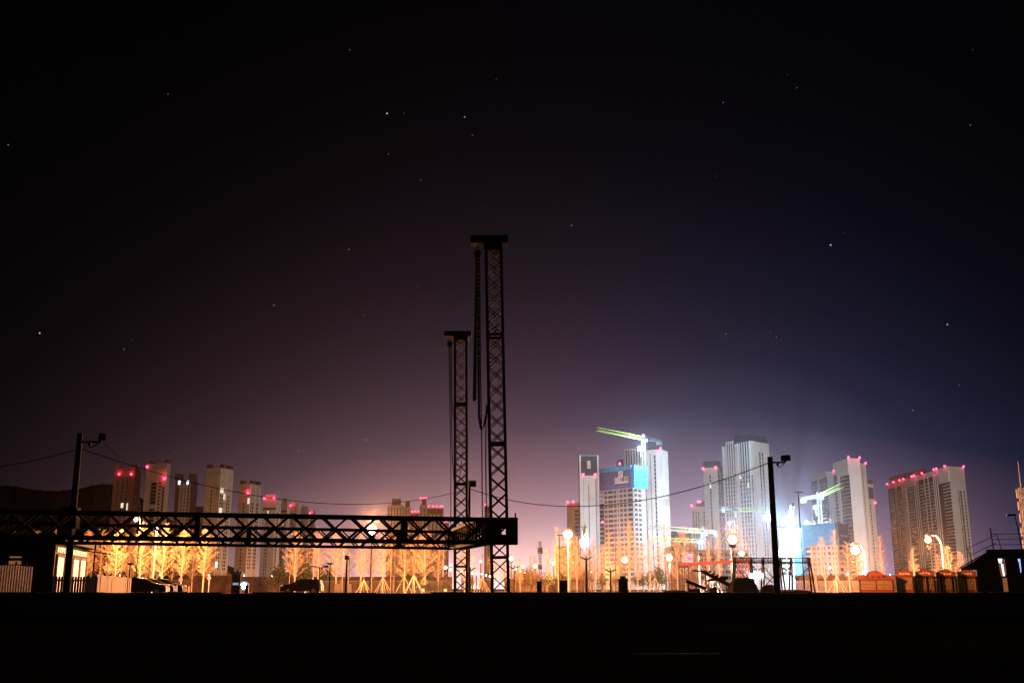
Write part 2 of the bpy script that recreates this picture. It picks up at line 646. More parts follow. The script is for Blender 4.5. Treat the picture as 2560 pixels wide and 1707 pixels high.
hoist('round black chain hoist hanging from the tall near mast', 1194.5, 634, 26.0, 1, [
    [(1199, 645, 0), (1201, 900, 0), (1204, 1100, 0), (1206, 1294, 0)],
    [(1196, 645, .1), (1196, 900, .1), (1197, 1042, .1), (1202, 1070, .1), (1208, 1067, .1), (1215, 1042, .0), (1218, 1012, 0)],
    [(1195, 645, .05), (1194.5, 900, .05), (1196, 1044, .05), (1201, 1073, .05), (1209, 1070, .05), (1216, 1044, .0), (1219, 1010, 0)],
    [(1197, 645, .1), (1198, 900, .1), (1199, 1040, .1), (1203, 1066, .1), (1209, 1062, .1), (1214, 1040, .0), (1217, 1012, 0)],
    [(1190, 645, -.1), (1188, 760, -.1), (1185, 880, -.1), (1183, 1000, -.1)],
    [(1191, 645, 0), (1191, 760, 0), (1189, 880, 0), (1187, 1002, 0)],
    [(1192, 645, .1), (1192, 760, .1), (1191, 880, .1), (1189.5, 1000, .1)],
    [(1189, 645, .1), (1189, 760, .1), (1187, 880, .1), (1185, 1003, .1)],
    [(1216.5, 1012, 0), (1215, 1030, 0), (1214, 1150, 0), (1216, 1292, 0)]])
hoist('small black chain hoist hanging from the shorter far mast', 1124.5, 858, 35.0, 1, [
    [(1122, 866, 0), (1124, 1000, 0), (1127, 1150, 0), (1127, 1328, 0)],
    [(1125, 866, 0), (1128, 1020, 0), (1131, 1150, 0), (1135, 1200, 0), (1141, 1222, 0), (1148, 1205, 0), (1157, 1130, 0)],
    [(1128, 866, 0), (1129, 990, 0), (1133, 1040, 0), (1139, 1060, 0)],
    [(1146, 1090, 0), (1155, 1115, 0), (1158, 1125, 0)]])

# ------------------------------------------------------------------ utility poles, cameras and cables


def pole_with_camera(label, px_top, py_top, Y, lean, r, arm_px, arm_py, box=None):
    top = P(px_top, py_top, Y)
    foot = Vector((top.x + lean, Y, 0))
    t = thing('utility_pole', label, 'utility pole', foot)
    MB().tube((0, 0, 0), top - foot, r * 1.25, r, 12).build('pole', M['wood'], t, smooth=True)
    a = P(arm_px, arm_py, Y)
    root = top - foot + Vector((0, 0, top.z - a.z)) * 0
    am = MB()
    z = a.z - 0.02
    am.bar(Vector((top.x - foot.x, 0, z)), Vector((a.x - foot.x, -0.02, z)), 0.05)
    mid = Vector(((top.x + a.x) / 2 - foot.x, 0, z))
    am.bar(mid, mid + Vector((0, 0, -0.10)), 0.06)
    am.path([mid + Vector((-.05, 0, -.05)), mid + Vector((.02, -.02, -.16)), mid + Vector((.16, -.02, -.08)), Vector((a.x - foot.x, -.02, z))], 0.012)
    am.build('arm', M['black'], t)
    c = MB()
    c.box((a.x - foot.x + 0.02, -0.05, z + 0.13), (0.16, 0.26, 0.17), 0.5)
    c.box((a.x - foot.x, -0.02, z + 0.04), (0.06, 0.06, 0.08))
    cb = c.build('camera_housing', M['black'], t)
    MB().tube((a.x - foot.x + 0.09, -0.19, z + 0.13), (a.x - foot.x + 0.10, -0.21, z + 0.13), 0.05).build('lens', M['carglass'], cb)
    if box:
        c0 = P(box[0], box[1], Y) - foot
        b = MB()
        b.box(c0 + Vector((0, -0.22, 0)), (box[2], 0.26, box[3]))
        b.box(c0 + Vector((-0.06, -0.20, -box[3] / 2 - 0.10)), (box[2] * 0.8, 0.18, 0.20))
        bo = b.build('junction_box', M['black'], t)
        MB().box(c0 + Vector((0, -0.36, 0)), (box[2] * 0.86, 0.02, box[3] * 0.88)).build('door', M['black'], bo)
    return t


pole_with_camera('dark leaning utility pole carrying a large junction box, beside the black hut', 200, 1083, 28.0, 0.06, 0.075, 254, 1103, (181, 1296, 0.50, 0.55))
pole_with_camera('dark utility pole with security camera, in front of the white lit towers', 1925, 1142, 32.0, -0.02, 0.085, 1962, 1154)

ft = P(1174, 1212, 46)
t = thing('floodlight_pole', 'black pole with an unlit box floodlight, right behind the shorter mast', 'floodlight pole', Vector((ft.x, 46, 0)))
MB().tube((0, 0, 0), (0, 0, ft.z), 0.06, 0.05, 10).build('pole', M['black'], t)
fl = MB()
fl.box((0.12, -0.1, ft.z + 0.05), (0.30, 0.24, 0.26), 0.35)
fl.build('lamp_head', M['black'], t)


def cable(label, a, b, sag, r=0.012, bead=None):
    m = MB()
    pts = []
    for i in range(41):
        s = i / 40
        p = a.lerp(b, s)
        p.z -= sag * 4 * s * (1 - s)
        pts.append(p)
    m.path(pts, r, 5)
    tag(m.build('overhead_cable', M['black'], None, a), label, 'cable', 'overhead cables')


pl = P(205, 1122, 28)
cable('thin cable from the leaning pole out past the left edge', P(190, 1124, 28), P(-120, 1172, 34), 0.15)
cable('cable sagging from the leaning pole to the floodlight pole behind the mast', pl, P(1170, 1222, 46), 1.05)
cable('short cable from the pole camera joining the long sagging cable', P(258, 1105, 28), P(300, 1143, 29.0), 0.02)
cable('long sagging cable from the floodlight pole to the right-hand camera pole', P(1177, 1222, 46), P(1925, 1155, 32), 1.05, 0.016)

# ------------------------------------------------------------------ lamps
LAMP = 2.2          # overall power of the orange lamps
MIST = 0.00019  # density of the volume added for halos round the road lamps
DUST = 0.00026  # density of the volumes added for glow round the floodlights
FLOOD = 2.2         # and of the white floodlights


def street_lamp(label, px, py, Y, r, kw, color=ORANGE, pole='dark', name='street_lamp', cat='street lamp', group='street lamps glowing orange', arm=0.0):
    c = P(px, py, Y)
    foot = Vector((c.x + arm, Y, 0))
    t = thing(name, label, cat, foot, 0, group)
    pm = M['pale_pole'] if pole == 'pale' else M['fence']
    pr = max(0.06, 0.0005 * Y)
    p = MB()
    if arm:
        hgt = c.z - 0.5
        p.tube((0, 0, 0), (0, 0, hgt), pr * 1.2, pr, 8)
        p.path([Vector((0, 0, hgt)), Vector((-arm * 0.1, 0, hgt + 0.45)), Vector((-arm * 0.4, 0, c.z + r * 0.9 + 0.1)), Vector((-arm, 0, c.z + r + 0.03))], pr * 0.8, 8)
    else:
        p.tube((0, 0, 0), (0, 0, c.z - r * .9), pr * 1.2, pr, 8)
    p.build('pole', pm, t)
    lc = Vector((-arm, 0, c.z))
    hd = MB()
    if arm:
        hd.tube(lc + Vector((0, 0, r * 0.8)), lc + Vector((0, 0, r * 1.25)), r * 0.8, r * 0.35, 12)
    else:
        hd.tube(lc + Vector((0, 0, -r * 1.25)), lc + Vector((0, 0, -r * .78)), r * 0.35, r * .62, 12)
    hd.build('lamp_head', pm, t)
    gl = MB().sphere(lc, r, 18, 12).build('globe', M['globe_o'], t, smooth=True)  # shell added to show the lamp's glow as an orange corona
    MB().sphere(lc, r * .62, 14, 10).build('bulb', M['bulb_o'], gl, smooth=True)
    up = -1 if (arm or pole == 'pale') else 1
    light('lamp_light', t, lc + Vector((0, -0.15, up * (r + 0.25))), kw * 1000 * LAMP, color, 0.12)
    return t


street_lamp('biggest orange street lamp, on a black pole behind the middle of the truss', 930, 1324, 114, 0.80, 95)
street_lamp('orange street lamp over the bare trees, nearest the leaning pole', 340, 1298, 128, 0.34, 32, arm=0.6)
street_lamp('orange street lamp on a tall white pole among the left trees', 393, 1314, 134, 0.26, 22, pole='pale')
street_lamp('orange lamp touching the right edge of the tall mast', 1278, 1396, 150, 0.42, 16)
street_lamp('large orange lamp on a tall pale pole left of the white floodlight', 1419.6, 1335, 158, 1.0, 85, pole='pale')
street_lamp('orange lamp before the foot of the blue-netted tower', 1562, 1399, 225, 0.9, 35)
street_lamp('orange lamp above the white column beside the purple billboard', 1673, 1393, 205, 1.0, 40, pole='pale')
street_lamp('big orange lamp over the red conveyor, in front of the widest white tower', 1831, 1348, 104, 0.66, 36)
street_lamp('orange lamp just below the big one above the red conveyor', 1854, 1383, 180, 0.6, 30)
street_lamp('big orange lamp on a white pole behind the longest stall', 2138, 1375, 126, 0.75, 40, pole='pale', arm=1.1)
street_lamp('orange lamp on a curved white arm before the dark balcony block', 2320, 1349, 128, 0.5, 26, pole='pale', arm=1.6)
street_lamp('pinkish lamp on a curved arm left of the blue construction block', 1977, 1338, 190, 0.22, 8, pole='pale', arm=1.8)
street_lamp('small low orange lamp among trees right of the conveyor frame', 2120, 1434, 165, 0.25, 3)
street_lamp('small orange lamp shining over the top corner of the longest stall', 2159, 1431, 120, 0.22, 2)

far_lamps = [  # px, py, Y, r, kW
    (1114, 1418, 260, .5, 25), (1126, 1424, 300, .5, 18), (1127, 1411, 330, .4, 12), (1155, 1428, 300, .5, 14), (1202, 1403, 280, .34, 12),
    (1181, 1432, 420, .5, 12), (1191, 1433, 440, .5, 12), (1203, 1434, 470, .5, 10), (1215, 1437, 500, .5, 10), (1225, 1440, 520, .5, 10),
    (1307, 1417, 250, .45, 16), (1338, 1414, 225, .6, 30), (1289, 1421, 300, .45, 14), (1300, 1427, 380, .45, 10), (1312, 1432, 430, .45, 10),
    (1322, 1437, 480, .45, 10), (1331, 1442, 520, .45, 9), (1384, 1408, 240, .42, 20), (1422, 1390, 300, .34, 14)]
for i, (a, b, Y, r, kw) in enumerate(far_lamps):
    street_lamp('small orange street lamp near the masts, %s of nineteen from the left' % 'x', a, b, Y, r, kw, group='distant orange lamps round the masts')
order = sorted([o for o in col.objects if o.get('group') == 'distant orange lamps round the masts'], key=lambda o: o.location.x / o.location.y)
for i, o in enumerate(order):
    o['label'] = 'small distant orange lamp, %s from the left in the string round the mast feet' % ORD[i]

foot_lamps = [  # lamps mostly added, some hidden, to light the towers: px, Y, kW
    (300, 820, 45), (400, 815, 60), (522, 812, 75), (610, 835, 75), (680, 880, 100), (790, 1000, 130),
    (985, 1080, 200), (1080, 1100, 200), (1437, 640, 130), (1478, 660, 120), (1640, 610, 110), (1760, 710, 160),
    (1870, 680, 140), (2075, 540, 60), (2150, 730, 110), (2225, 800, 60), (2320, 830, 80), (2420, 815, 230), (2492, 810, 200)]
for i, (a, Y, kw) in enumerate(foot_lamps):
    py = 1471.6 - (11.5 - CAM_H) / Y * FPX
    street_lamp('far street lamp at the foot of the towers, %s from the left' % ORD[i], a, py, Y, .5, kw * (.15 if a < 900 else .25), AMBER if a < 1500 else PALE, group='street lamps at the feet of the towers')

# ------------------------------------------------------------------ bare trees


def tree_meshes(seed, spread=1.0, dense=1.0, lean=0.0):
    r = random.Random(seed)
    tr, cr = MB(), MB()
    H = 7.2
    pts, rad = [], []
    ax = r.uniform(0, 6.28)
    for i in range(10):
        s = i / 9
        pts.append(Vector((lean * s * H + 0.05 * math.sin(3 * s + ax), 0.05 * math.cos(4 * s + ax), s * H)))
        rad.append(0.085 * (1 - s) ** 0.8 + 0.012)
    tr.path(pts, rad, 7)

    def at(s):
        f = s * 9
        i = min(8, int(f))
        return pts[i].lerp(pts[i + 1], f - i)
    nb = int(52 * dense)
    for b in range(nb):
        s = 0.22 + 0.76 * (b + r.random()) / nb
        a = b * 2.4 + r.uniform(-.5, .5)
        ln = spread * H * (0.30 * (1 - s) ** 0.7 + 0.03) * r.uniform(0.7, 1.25) * min(1, .55 + 2 * (s - .2))
        rise = r.uniform(0.5, 1.0)
        p = at(s)
        d = Vector((math.cos(a), math.sin(a), rise)).normalized()
        seg, bp, br = 5, [p], [0.020 * (1 - s) + 0.009]
        for j in range(seg):
            d = (d + Vector((r.uniform(-.2, .2), r.uniform(-.2, .2), r.uniform(-.10, .14)))).normalized()
            p = p + d * (ln / seg)
            bp.append(p)
            br.append(br[0] * (1 - (j + 1) / seg * 0.7))
        cr.path(bp, br, 4)
        for q in range(int(9 * dense * (0.6 + ln * .8))):
            f = r.uniform(0.1, 1.0) * seg
            j = min(seg - 1, int(f))
            o = bp[j].lerp(bp[j + 1], f - j)
            dd = (d * .7 + Vector((r.uniform(-1, 1), r.uniform(-1, 1), r.uniform(-.4, .9)))).normalized()
            l2 = r.uniform(0.12, 0.5) * (0.6 + 0.5 * (1 - s))
            m = o + dd * l2 * 0.55
            e = m + (dd + Vector((r.uniform(-.6, .6), r.uniform(-.6, .6), r.uniform(-.2, .6)))).normalized() * l2 * 0.5
            cr.tube(o, m, 0.012, 0.009, 3, False)
            cr.tube(m, e, 0.009, 0.005, 3, False)
            if r.random() < 0.6:
                e2 = m + Vector((r.uniform(-1, 1), r.uniform(-1, 1), r.uniform(-.2, 1))).normalized() * l2 * 0.4
                cr.tube(m, e2, 0.006, 0.004, 3, False)
    return tr.mesh('trunk', M['bark'], fix=False), cr.mesh('crown', M['twig'], fix=False)


variants = [tree_meshes(11, 1.0, 1.25), tree_meshes(23, 0.8, 1.1), tree_meshes(37, 1.15, 1.3), tree_meshes(41, 0.9, 1.0), tree_meshes(53, 0.62, 0.9)]
stake_mb = MB()
for a in (0.5, 1.6, 2.6, 3.7, 4.7, 5.8):
    stake_mb.tube((1.05 * math.cos(a), 1.05 * math.sin(a), 0), (0.05 * math.cos(a), 0.05 * math.sin(a), 1.75), 0.035, 0.03, 5)
stake_me = stake_mb.mesh('stakes', M['bark'], fix=False)

tree_spots = [  # px at the base, Y, height, variant, staked
    (-30, 148, 8.6, 0, 0), (20, 150, 8.2, 2, 0), (75, 146, 8.4, 3, 0), (128, 150, 8.8, 1, 0), (210, 140, 8.0, 0, 0), (246, 146, 8.6, 3, 0), (284, 137, 8.4, 2, 0), (316, 150, 8.0, 1, 0),
    (226, 158, 8.8, 2, 0), (266, 160, 8.2, 1, 0), (300, 157, 9.0, 3, 0), (330, 160, 8.6, 0, 0), (360, 158, 8.4, 2, 0), (390, 160, 9.0, 0, 0), (428, 157, 8.6, 3, 0), (478, 159, 8.2, 2, 0),
    (870, 160, 7.8, 3, 0), (928, 158, 8.2, 2, 0), (984, 160, 8.6, 0, 0), (1036, 158, 8.0, 2, 0), (1096, 160, 8.4, 3, 0), (1160, 158, 8.6, 2, 0), (770, 160, 7.6, 1, 0),
    (345, 139, 9.2, 1, 0), (374, 146, 8.2, 3, 0), (404, 138, 8.8, 2, 0), (452, 139, 8.6, 0, 0), (508, 137, 8.2, 2, 0), (736, 137, 7.9, 2, 0), (794, 139, 8.3, 0, 0),
    (838, 137, 8.1, 2, 0), (900, 138, 8.0, 1, 0), (957, 136, 7.8, 0, 1), (1010, 136, 8.2, 3, 1), (1060, 136, 8.0, 2, 1),
    (1232, 166, 6.4, 0, 0), (1262, 170, 5.6, 2, 0), (1300, 168, 5.2, 1, 0), (1335, 172, 5.8, 0, 0), (1368, 168, 6.8, 3, 0), (1424, 168, 8.0, 2, 0), (1466, 172, 7.6, 0, 0), (1510, 168, 7.2, 2, 0),
    (1552, 172, 8.4, 0, 0), (1608, 170, 7.8, 2, 0), (1650, 172, 7.4, 1, 0), (1694, 170, 8.6, 0, 0), (1736, 172, 7.8, 2, 0), (1772, 168, 8.2, 3, 0), (2042, 170, 7.6, 2, 0), (2150, 172, 7.0, 0, 0),
    (1396, 150, 9.2, 4, 0), (1444, 152, 8.0, 0, 0), (1487, 150, 7.4, 1, 0), (1526, 149, 8.2, 4, 1), (1576, 154, 10.4, 1, 0), (1594, 150, 7.0, 3, 0), (1625, 147, 7.8, 4, 1),
    (1668, 156, 10.0, 3, 0), (1714, 152, 9.4, 1, 0), (1800, 150, 8.6, 4, 0), (2064, 150, 7.6, 0, 0), (2094, 146, 8.6, 4, 1), (2125, 152, 7.2, 3, 0), (2208, 150, 8.0, 4, 0), (2290, 142, 5.9, 1, 0),
    (2352, 146, 5.2, 2, 0), (2378, 138, 6.0, 2, 0), (2408, 142, 5.4, 0, 0)]
rt = random.Random(3)
for i, (px, Y, H, v, st) in enumerate(tree_spots):
    where = ('left of the booth' if px < 560 else 'between car and masts' if px < 1150 else 'right of the tall mast' if px < 2000 else 'over the stalls')
    sub = [q for q in tree_spots if (q[0] < 560) == (px < 560) and (560 <= q[0] < 1150) == (560 <= px < 1150) and (1150 <= q[0] < 2000) == (1150 <= px < 2000)]
    k_ = sorted(sub).index((px, Y, H, v, st))
    t = thing('bare_tree', '%sbare glowing tree, %s from left among those %s' % ('staked ' if st else '', ORD[k_], where), 'tree',
              G(px, Y), rt.uniform(0, 6.28), 'bare trees lit orange by the street lamps')
    s = H / 7.2
    t.scale = (s * rt.uniform(0.9, 1.1), s * rt.uniform(.9, 1.1), s)
    link('trunk', variants[v][0], t)
    link('crown', variants[v][1], t)
    if st:
        link('stakes', stake_me, t)

# thin dark young trees standing nearer than the lamps
sp = MB()
sc_ = MB()
r = random.Random(77)
sp.path([Vector((0, 0, 0)), Vector((0.02, 0, 2)), Vector((0.0, .02, 4)), Vector((.03, 0, 6.2))], [.05, .04, .028, .010], 6)
for i in range(26):
    z = r.uniform(2.2, 6.0)
    a = r.uniform(0, 6.28)
    l_ = 0.9 * (1 - (z - 2) / 5.0) + 0.2
    e = Vector((math.cos(a) * l_ * .5, math.sin(a) * l_ * .5, z + l_ * .8))
    sc_.tube((0.01, 0, z), e, 0.010, 0.005, 4, False)
    for j in range(3):
        o = Vector((0.01, 0, z)).lerp(e, r.uniform(.3, .9))
        sc_.tube(o, o + Vector((r.uniform(-.2, .2), r.uniform(-.2, .2), r.uniform(.05, .3))), 0.006, 0.004, 3, False)
sap_t, sap_c = sp.mesh('trunk', M['darkbark'], fix=False), sc_.mesh('crown', M['darkbark'], fix=False)
sap = [(722, 124, 1.0), (781, 121, .95), (855, 122, 1.1), (909, 124, .85), (976, 124, 1.05), (1034, 126, 1.15), (1096, 125, 1.0), (1205, 130, 1.05),
       (1326, 131, .75), (1474, 128, .85), (1540, 128, 1.25), (1638, 128, 1.0), (1682, 128, 1.05), (1775, 128, 1.4), (1832, 130, .9)]
for i, (px, Y, s) in enumerate(sap):
    t = thing('young_tree', 'thin dark leafless sapling before the glowing trees, %s from the left' % ORD[i], 'young tree', G(px, Y), i * 1.3, 'thin dark saplings along the road')
    t.scale = (s, s, s)
    link('trunk', sap_t, t)
    link('crown', sap_c, t)
    if i % 2:
        link('stakes', stake_me, t)


# evergreens and shrubs
def clump(seed, n, rx, rz, z0, leaf, cone=False):
    r = random.Random(seed)
    m = MB()
    lobes = [Vector((r.uniform(-.6, .6) * rx, r.uniform(-.6, .6) * rx, z0 + rz * r.uniform(.3, 1.5))) for _ in range(9)]
    for i in range(n):
        c = r.choice(lobes)
        p = c + Vector((r.gauss(0, .24) * rx, r.gauss(0, .24) * rx, r.gauss(0, .22) * rz))
        if cone:
            f = max(0.05, 1 - (p.z - z0) / (2.2 * rz))
            p.x *= f * 1.3
            p.y *= f * 1.3
        if p.z < 0.05:
            continue
        a = Vector((r.uniform(-1, 1), r.uniform(-1, 1), r.uniform(-1, 1))).normalized() * leaf
        b = a.cross(Vector((r.uniform(-1, 1), r.uniform(-1, 1), r.uniform(-1, 1)))).normalized() * leaf * .6
        m.add([p - a, p + b, p + a, p - b], [(0, 1, 2, 3)])
    return m


ev = [clump(1, 900, 1.5, 1.5, 1.2, .16).mesh('crown', M['leaf'], fix=False), clump(2, 900, 1.3, 2.0, .8, .15, True).mesh('crown', M['leaf'], fix=False)]
ev_tr = MB().tube((0, 0, 0), (0.05, 0, 2.4), .10, .05, 6)
ev_tr = ev_tr.mesh('trunk', M['darkbark'])
evs = [(698, 160, 1.05, 0, 'rounded dark evergreen between the booth and the dark car'), (766, 158, 1.1, 1, 'dark evergreen behind the parked dark car'),
       (812, 162, 1.05, 0, 'dark evergreen behind the twin-armed lamp post'), (1006, 165, .6, 1, 'small pointed evergreen beside a staked tree left of the masts'),
       (1024, 168, .75, 0, 'low bushy evergreen between two staked trees'), (1070, 165, .75, 1, 'narrow evergreen right of the last staked tree'), (1372, 160, .75, 0, 'dark evergreen left of the black cabinet'),
       (1600, 158, .75, 0, 'dark bush right of the black twin cabinet'), (1628, 160, .8, 1, 'dark bush under the blue-netted tower'), (1646, 156, .95, 0, 'large dark bush left of the conveyor trestle'),
       (1505, 162, .7, 0, 'dark bush left of the black twin cabinet')]
for i, (px, Y, s, k_, lab) in enumerate(evs):
    t = thing('evergreen_tree', lab, 'evergreen', G(px, Y), i * 0.9, 'dark evergreens behind the road')
    t.scale = (s, s, s)
    link('trunk', ev_tr, t)
    link('crown', ev[k_], t)
sh = []
for sd in (5, 6, 7):
    m = MB()
    r = random.Random(sd)
    for i in range(90):
        a, l_ = r.uniform(0, 6.28), r.uniform(.5, 1.0)
        o = Vector((r.uniform(-.8, .8), r.uniform(-.5, .5), 0))
        mpt = o + Vector((math.cos(a) * .3 * l_, math.sin(a) * .3 * l_, 1.2 * l_))
        m.tube(o, mpt, .016, .012, 3, False)
        for j in range(4):
            e = mpt + Vector((r.uniform(-.5, .5), r.uniform(-.5, .5), r.uniform(.2, 1.0)))
            m.tube(mpt.lerp(o, r.uniform(0, .4)), e, .011, .006, 3, False)
    sh.append(m.mesh('winter_shrub', M['shrub'], fix=False))
shrubs = [(470, 170, 1.5), (488, 172, 1.8), (536, 170, 1.5), (566, 173, 1.6), (640, 172, 1.1), (676, 171, 1.4), (845, 176, 1.2), (880, 175, 1.1), (930, 175, 1.1),
          (1110, 172, 1.2), (1170, 176, 1.4), (1215, 174, 1.2), (1300, 172, 1.9), (1318, 176, 2.1), (1342, 172, 1.7), (1410, 175, 1.8), (1460, 172, 2.0), (1545, 175, 1.5), (1690, 175, 1.7), (1735, 172, 1.6)]
for i, (px, Y, s) in enumerate(shrubs):
    o = link('winter_shrub', sh[i % 3], None, G(px, Y), i * 1.1)
    o.scale = (s, s, s)
    tag(o, 'leafless brown shrub behind the low fence, %s from the left' % ORD[i], 'shrub', 'leafless shrubs behind the fence')

# ------------------------------------------------------------------ walls and fences along the far road


def wall_run(label, px0, px1, Y, z, m='brownwall'):
    a, b = G(px0, Y), G(px1, Y)
    w = MB().box((0, 0, z / 2), ((b - a).length, 0.25, z))
    w.box((0, 0, z + 0.04), ((b - a).length + 0.05, 0.34, 0.08))
    tag(w.build('boundary_wall', M[m], None, (a + b) / 2 * 0), label, 'wall')
    col.objects[-1].location = (a + b) / 2


wall_run('brown boundary wall behind the trees, left of the guard booth', 418, 584, 168, 2.45)
wall_run('brown boundary wall between the guard booth and the masts', 606, 1130, 172, 2.35)
wall_run('brown boundary wall right of the tall mast', 1262, 1420, 176, 2.1)
wall_run('brown boundary wall behind the conveyor frame and right-hand trees', 1990, 2290, 172, 2.6)


def picket_fence(label, px0, Y0, px1, Y1, z, gap, w, rail, m, cap=None):
    a, b = G(px0, Y0), G(px1, Y1)
    L = (b - a).length
    t = thing('metal_fence', label, 'fence', a, math.atan2(b.y - a.y, b.x - a.x), 'dark metal fences')
    p = MB()
    n = int(L / gap)
    for i in range(n + 1):
        p.box((i * gap, 0, z / 2), (w, w, z))
    p.build('pickets', M[m], t)
    rl = MB()
    for rz in (z * 0.95, z * 0.12):
        rl.box((L / 2, -w * .6, rz), (L, rail, rail))
    rl.build('rails', M[m], t)
    ps = MB()
    for i in range(0, n + 1, max(1, int(2.4 / gap))):
        MB().box((i * gap, 0.03, z * .53), (w * 3.2, w * 3.2, z * 1.06)).build('post', M[m], t)
    return t


picket_fence('low dark picket fence behind the parked cars and left trees', 400, 125, 480, 127, 1.55, .14, .022, .04, 'fence')
picket_fence('low dark picket fence from the dark car to the masts', 800, 124, 1130, 124, 1.45, .14, .022, .04, 'fence')
picket_fence('low dark picket fence right of the tall mast', 1262, 128, 1700, 128, 1.55, .15, .022, .04, 'fence')
picket_fence('low dark picket fence behind the conveyor frame', 1990, 130, 2150, 130, 1.45, .15, .025, .04, 'fence')

# ------------------------------------------------------------------ parked cars


def car_meshes(L, H, kind):
    """side outline along x (nose at +x), extruded and narrowed toward the roof"""
    hood, wid = (0.62 * H, 1.76)
    if kind == 'sedan':
        pr = [(-.5, .30), (-.49, .58), (-.40, .66), (-.30, .93), (-.18, 1.0), (.02, 1.0), (.12, .95), (.26, .70), (.40, .63), (.48, .52), (.5, .30)]
    else:
        pr = [(-.5, .30), (-.49, .62), (-.455, .92), (-.38, .99), (-.15, 1.0), (.02, .97), (.10, .90), (.24, .66), (.40, .60), (.48, .50), (.5, .30)]
    b = MB()
    rows = []
    for x_, z_ in pr:
        half = wid / 2 * (1 - 0.22 * max(0, (z_ - .6) / .4)) * (1 - 0.10 * max(0, abs(x_) - .4) / .1)
        rows.append((x_ * L, half, z_ * H))
    n = len(rows)
    vs = []
    for x_, hf, z_ in rows:
        vs += [(x_, -hf, z_), (x_, hf, z_)]
    vs += [(-.5 * L, -wid / 2 * .9, .17 * H), (-.5 * L, wid / 2 * .9, .17 * H), (.5 * L, -wid / 2 * .9, .17 * H), (.5 * L, wid / 2 * .9, .17 * H)]
    fs = [(2 * i, 2 * i + 1, 2 * i + 3, 2 * i + 2) for i in range(n - 1)]
    nb = 2 * n
    fs += [(0, nb, nb + 1, 1), (2 * n - 2, 2 * n - 1, nb + 3, nb + 2), (nb, nb + 2, nb + 3, nb + 1)]
    fs += [tuple([nb] + [2 * i for i in range(n)] + [nb + 2])[::-1], tuple([nb + 1] + [2 * i + 1 for i in range(n)] + [nb + 3])]
    b.add(vs, fs)
    gl = MB()
    if kind == 'sedan':
        wins = [[(-.27, .70), (-.22, .93), (-.06, .95), (-.06, .69)], [(-.04, .69), (-.04, .95), (.09, .91), (.19, .70)]]
    else:
        wins = [[(-.42, .70), (-.40, .92), (-.24, .95), (-.24, .69)], [(-.22, .69), (-.22, .95), (-.04, .94), (-.04, .68)], [(-.02, .68), (-.02, .93), (.07, .87), (.16, .69)]]
    panes = []
    for wnd in wins:
        for s in (-1, 1):
            q = MB()
            pts = [(x_ * L, s * (wid / 2 * (1 - 0.22 * max(0, (z_ - .6) / .4)) + .012), z_ * H) for x_, z_ in wnd]
            q.add(pts, [(0, 1, 2, 3)])
            panes.append(q.mesh('side_window', M['carglass']))
    wh = MB().tube((0, -.11, 0), (0, .11, 0), .32, .32, 18)
    rim = MB().tube((0, -.115, 0), (0, .115, 0), .19, .19, 12)
    return b.mesh('body', M['carpaint']), panes, wh.mesh('wheel', M['tyre'], True), rim.mesh('rim', M['steel']), L, H, wid


def car(label, kind, L, H, loc, rz, mirror=1):
    body, panes, wh, rim, L, H, wid = cars.setdefault((kind, L, H), car_meshes(L, H, kind))
    t = thing('parked_car', label, 'car', loc, rz, 'dark cars parked by the road')
    bo = link('body', body, t)
    for p in panes:
        link('side_window', p, t)
    for x_ in (-.31, .31):
        for s in (-1, 1):
            w_ = link('wheel', wh, t, (x_ * L, s * (wid / 2 - .12), .32))
            link('rim', rim, w_)
    for s in (-1, 1):
        hm = MB().sphere((.47 * L, s * (wid / 2 - .25), .50 * H), .11, 8, 6).build('headlight', M['steel'], t)
        MB().box((-.495 * L, s * (wid / 2 - .22), .56 * H), (.06, .25, .14)).build('tail_light', M['rust'], t)
        MB().box((.13 * L, s * (wid / 2 + .06), .66 * H), (.12, .16, .10)).build('mirror', M['carpaint'], t)
    return t


cars = {}
car('nearest of three dark cars parked at the pale board fence', 'hatch', 4.5, 1.48, G(355, 93), 0.10)
car('middle one of three dark cars by the pale board fence, half hidden', 'hatch', 4.5, 1.48, G(378, 98), 0.06)
car('dark car farthest right of the three by the pale board fence', 'sedan', 4.7, 1.46, G(402, 103), 0.02)
car('single dark hatchback seen side-on between the booth and the masts', 'hatch', 4.3, 1.52, G(755, 111), math.pi)
car('low dark car half hidden left of the far mast foot', 'sedan', 4.5, 1.4, G(1085, 132), math.pi + .1)

# ------------------------------------------------------------------ unlit lamp posts (black silhouettes)


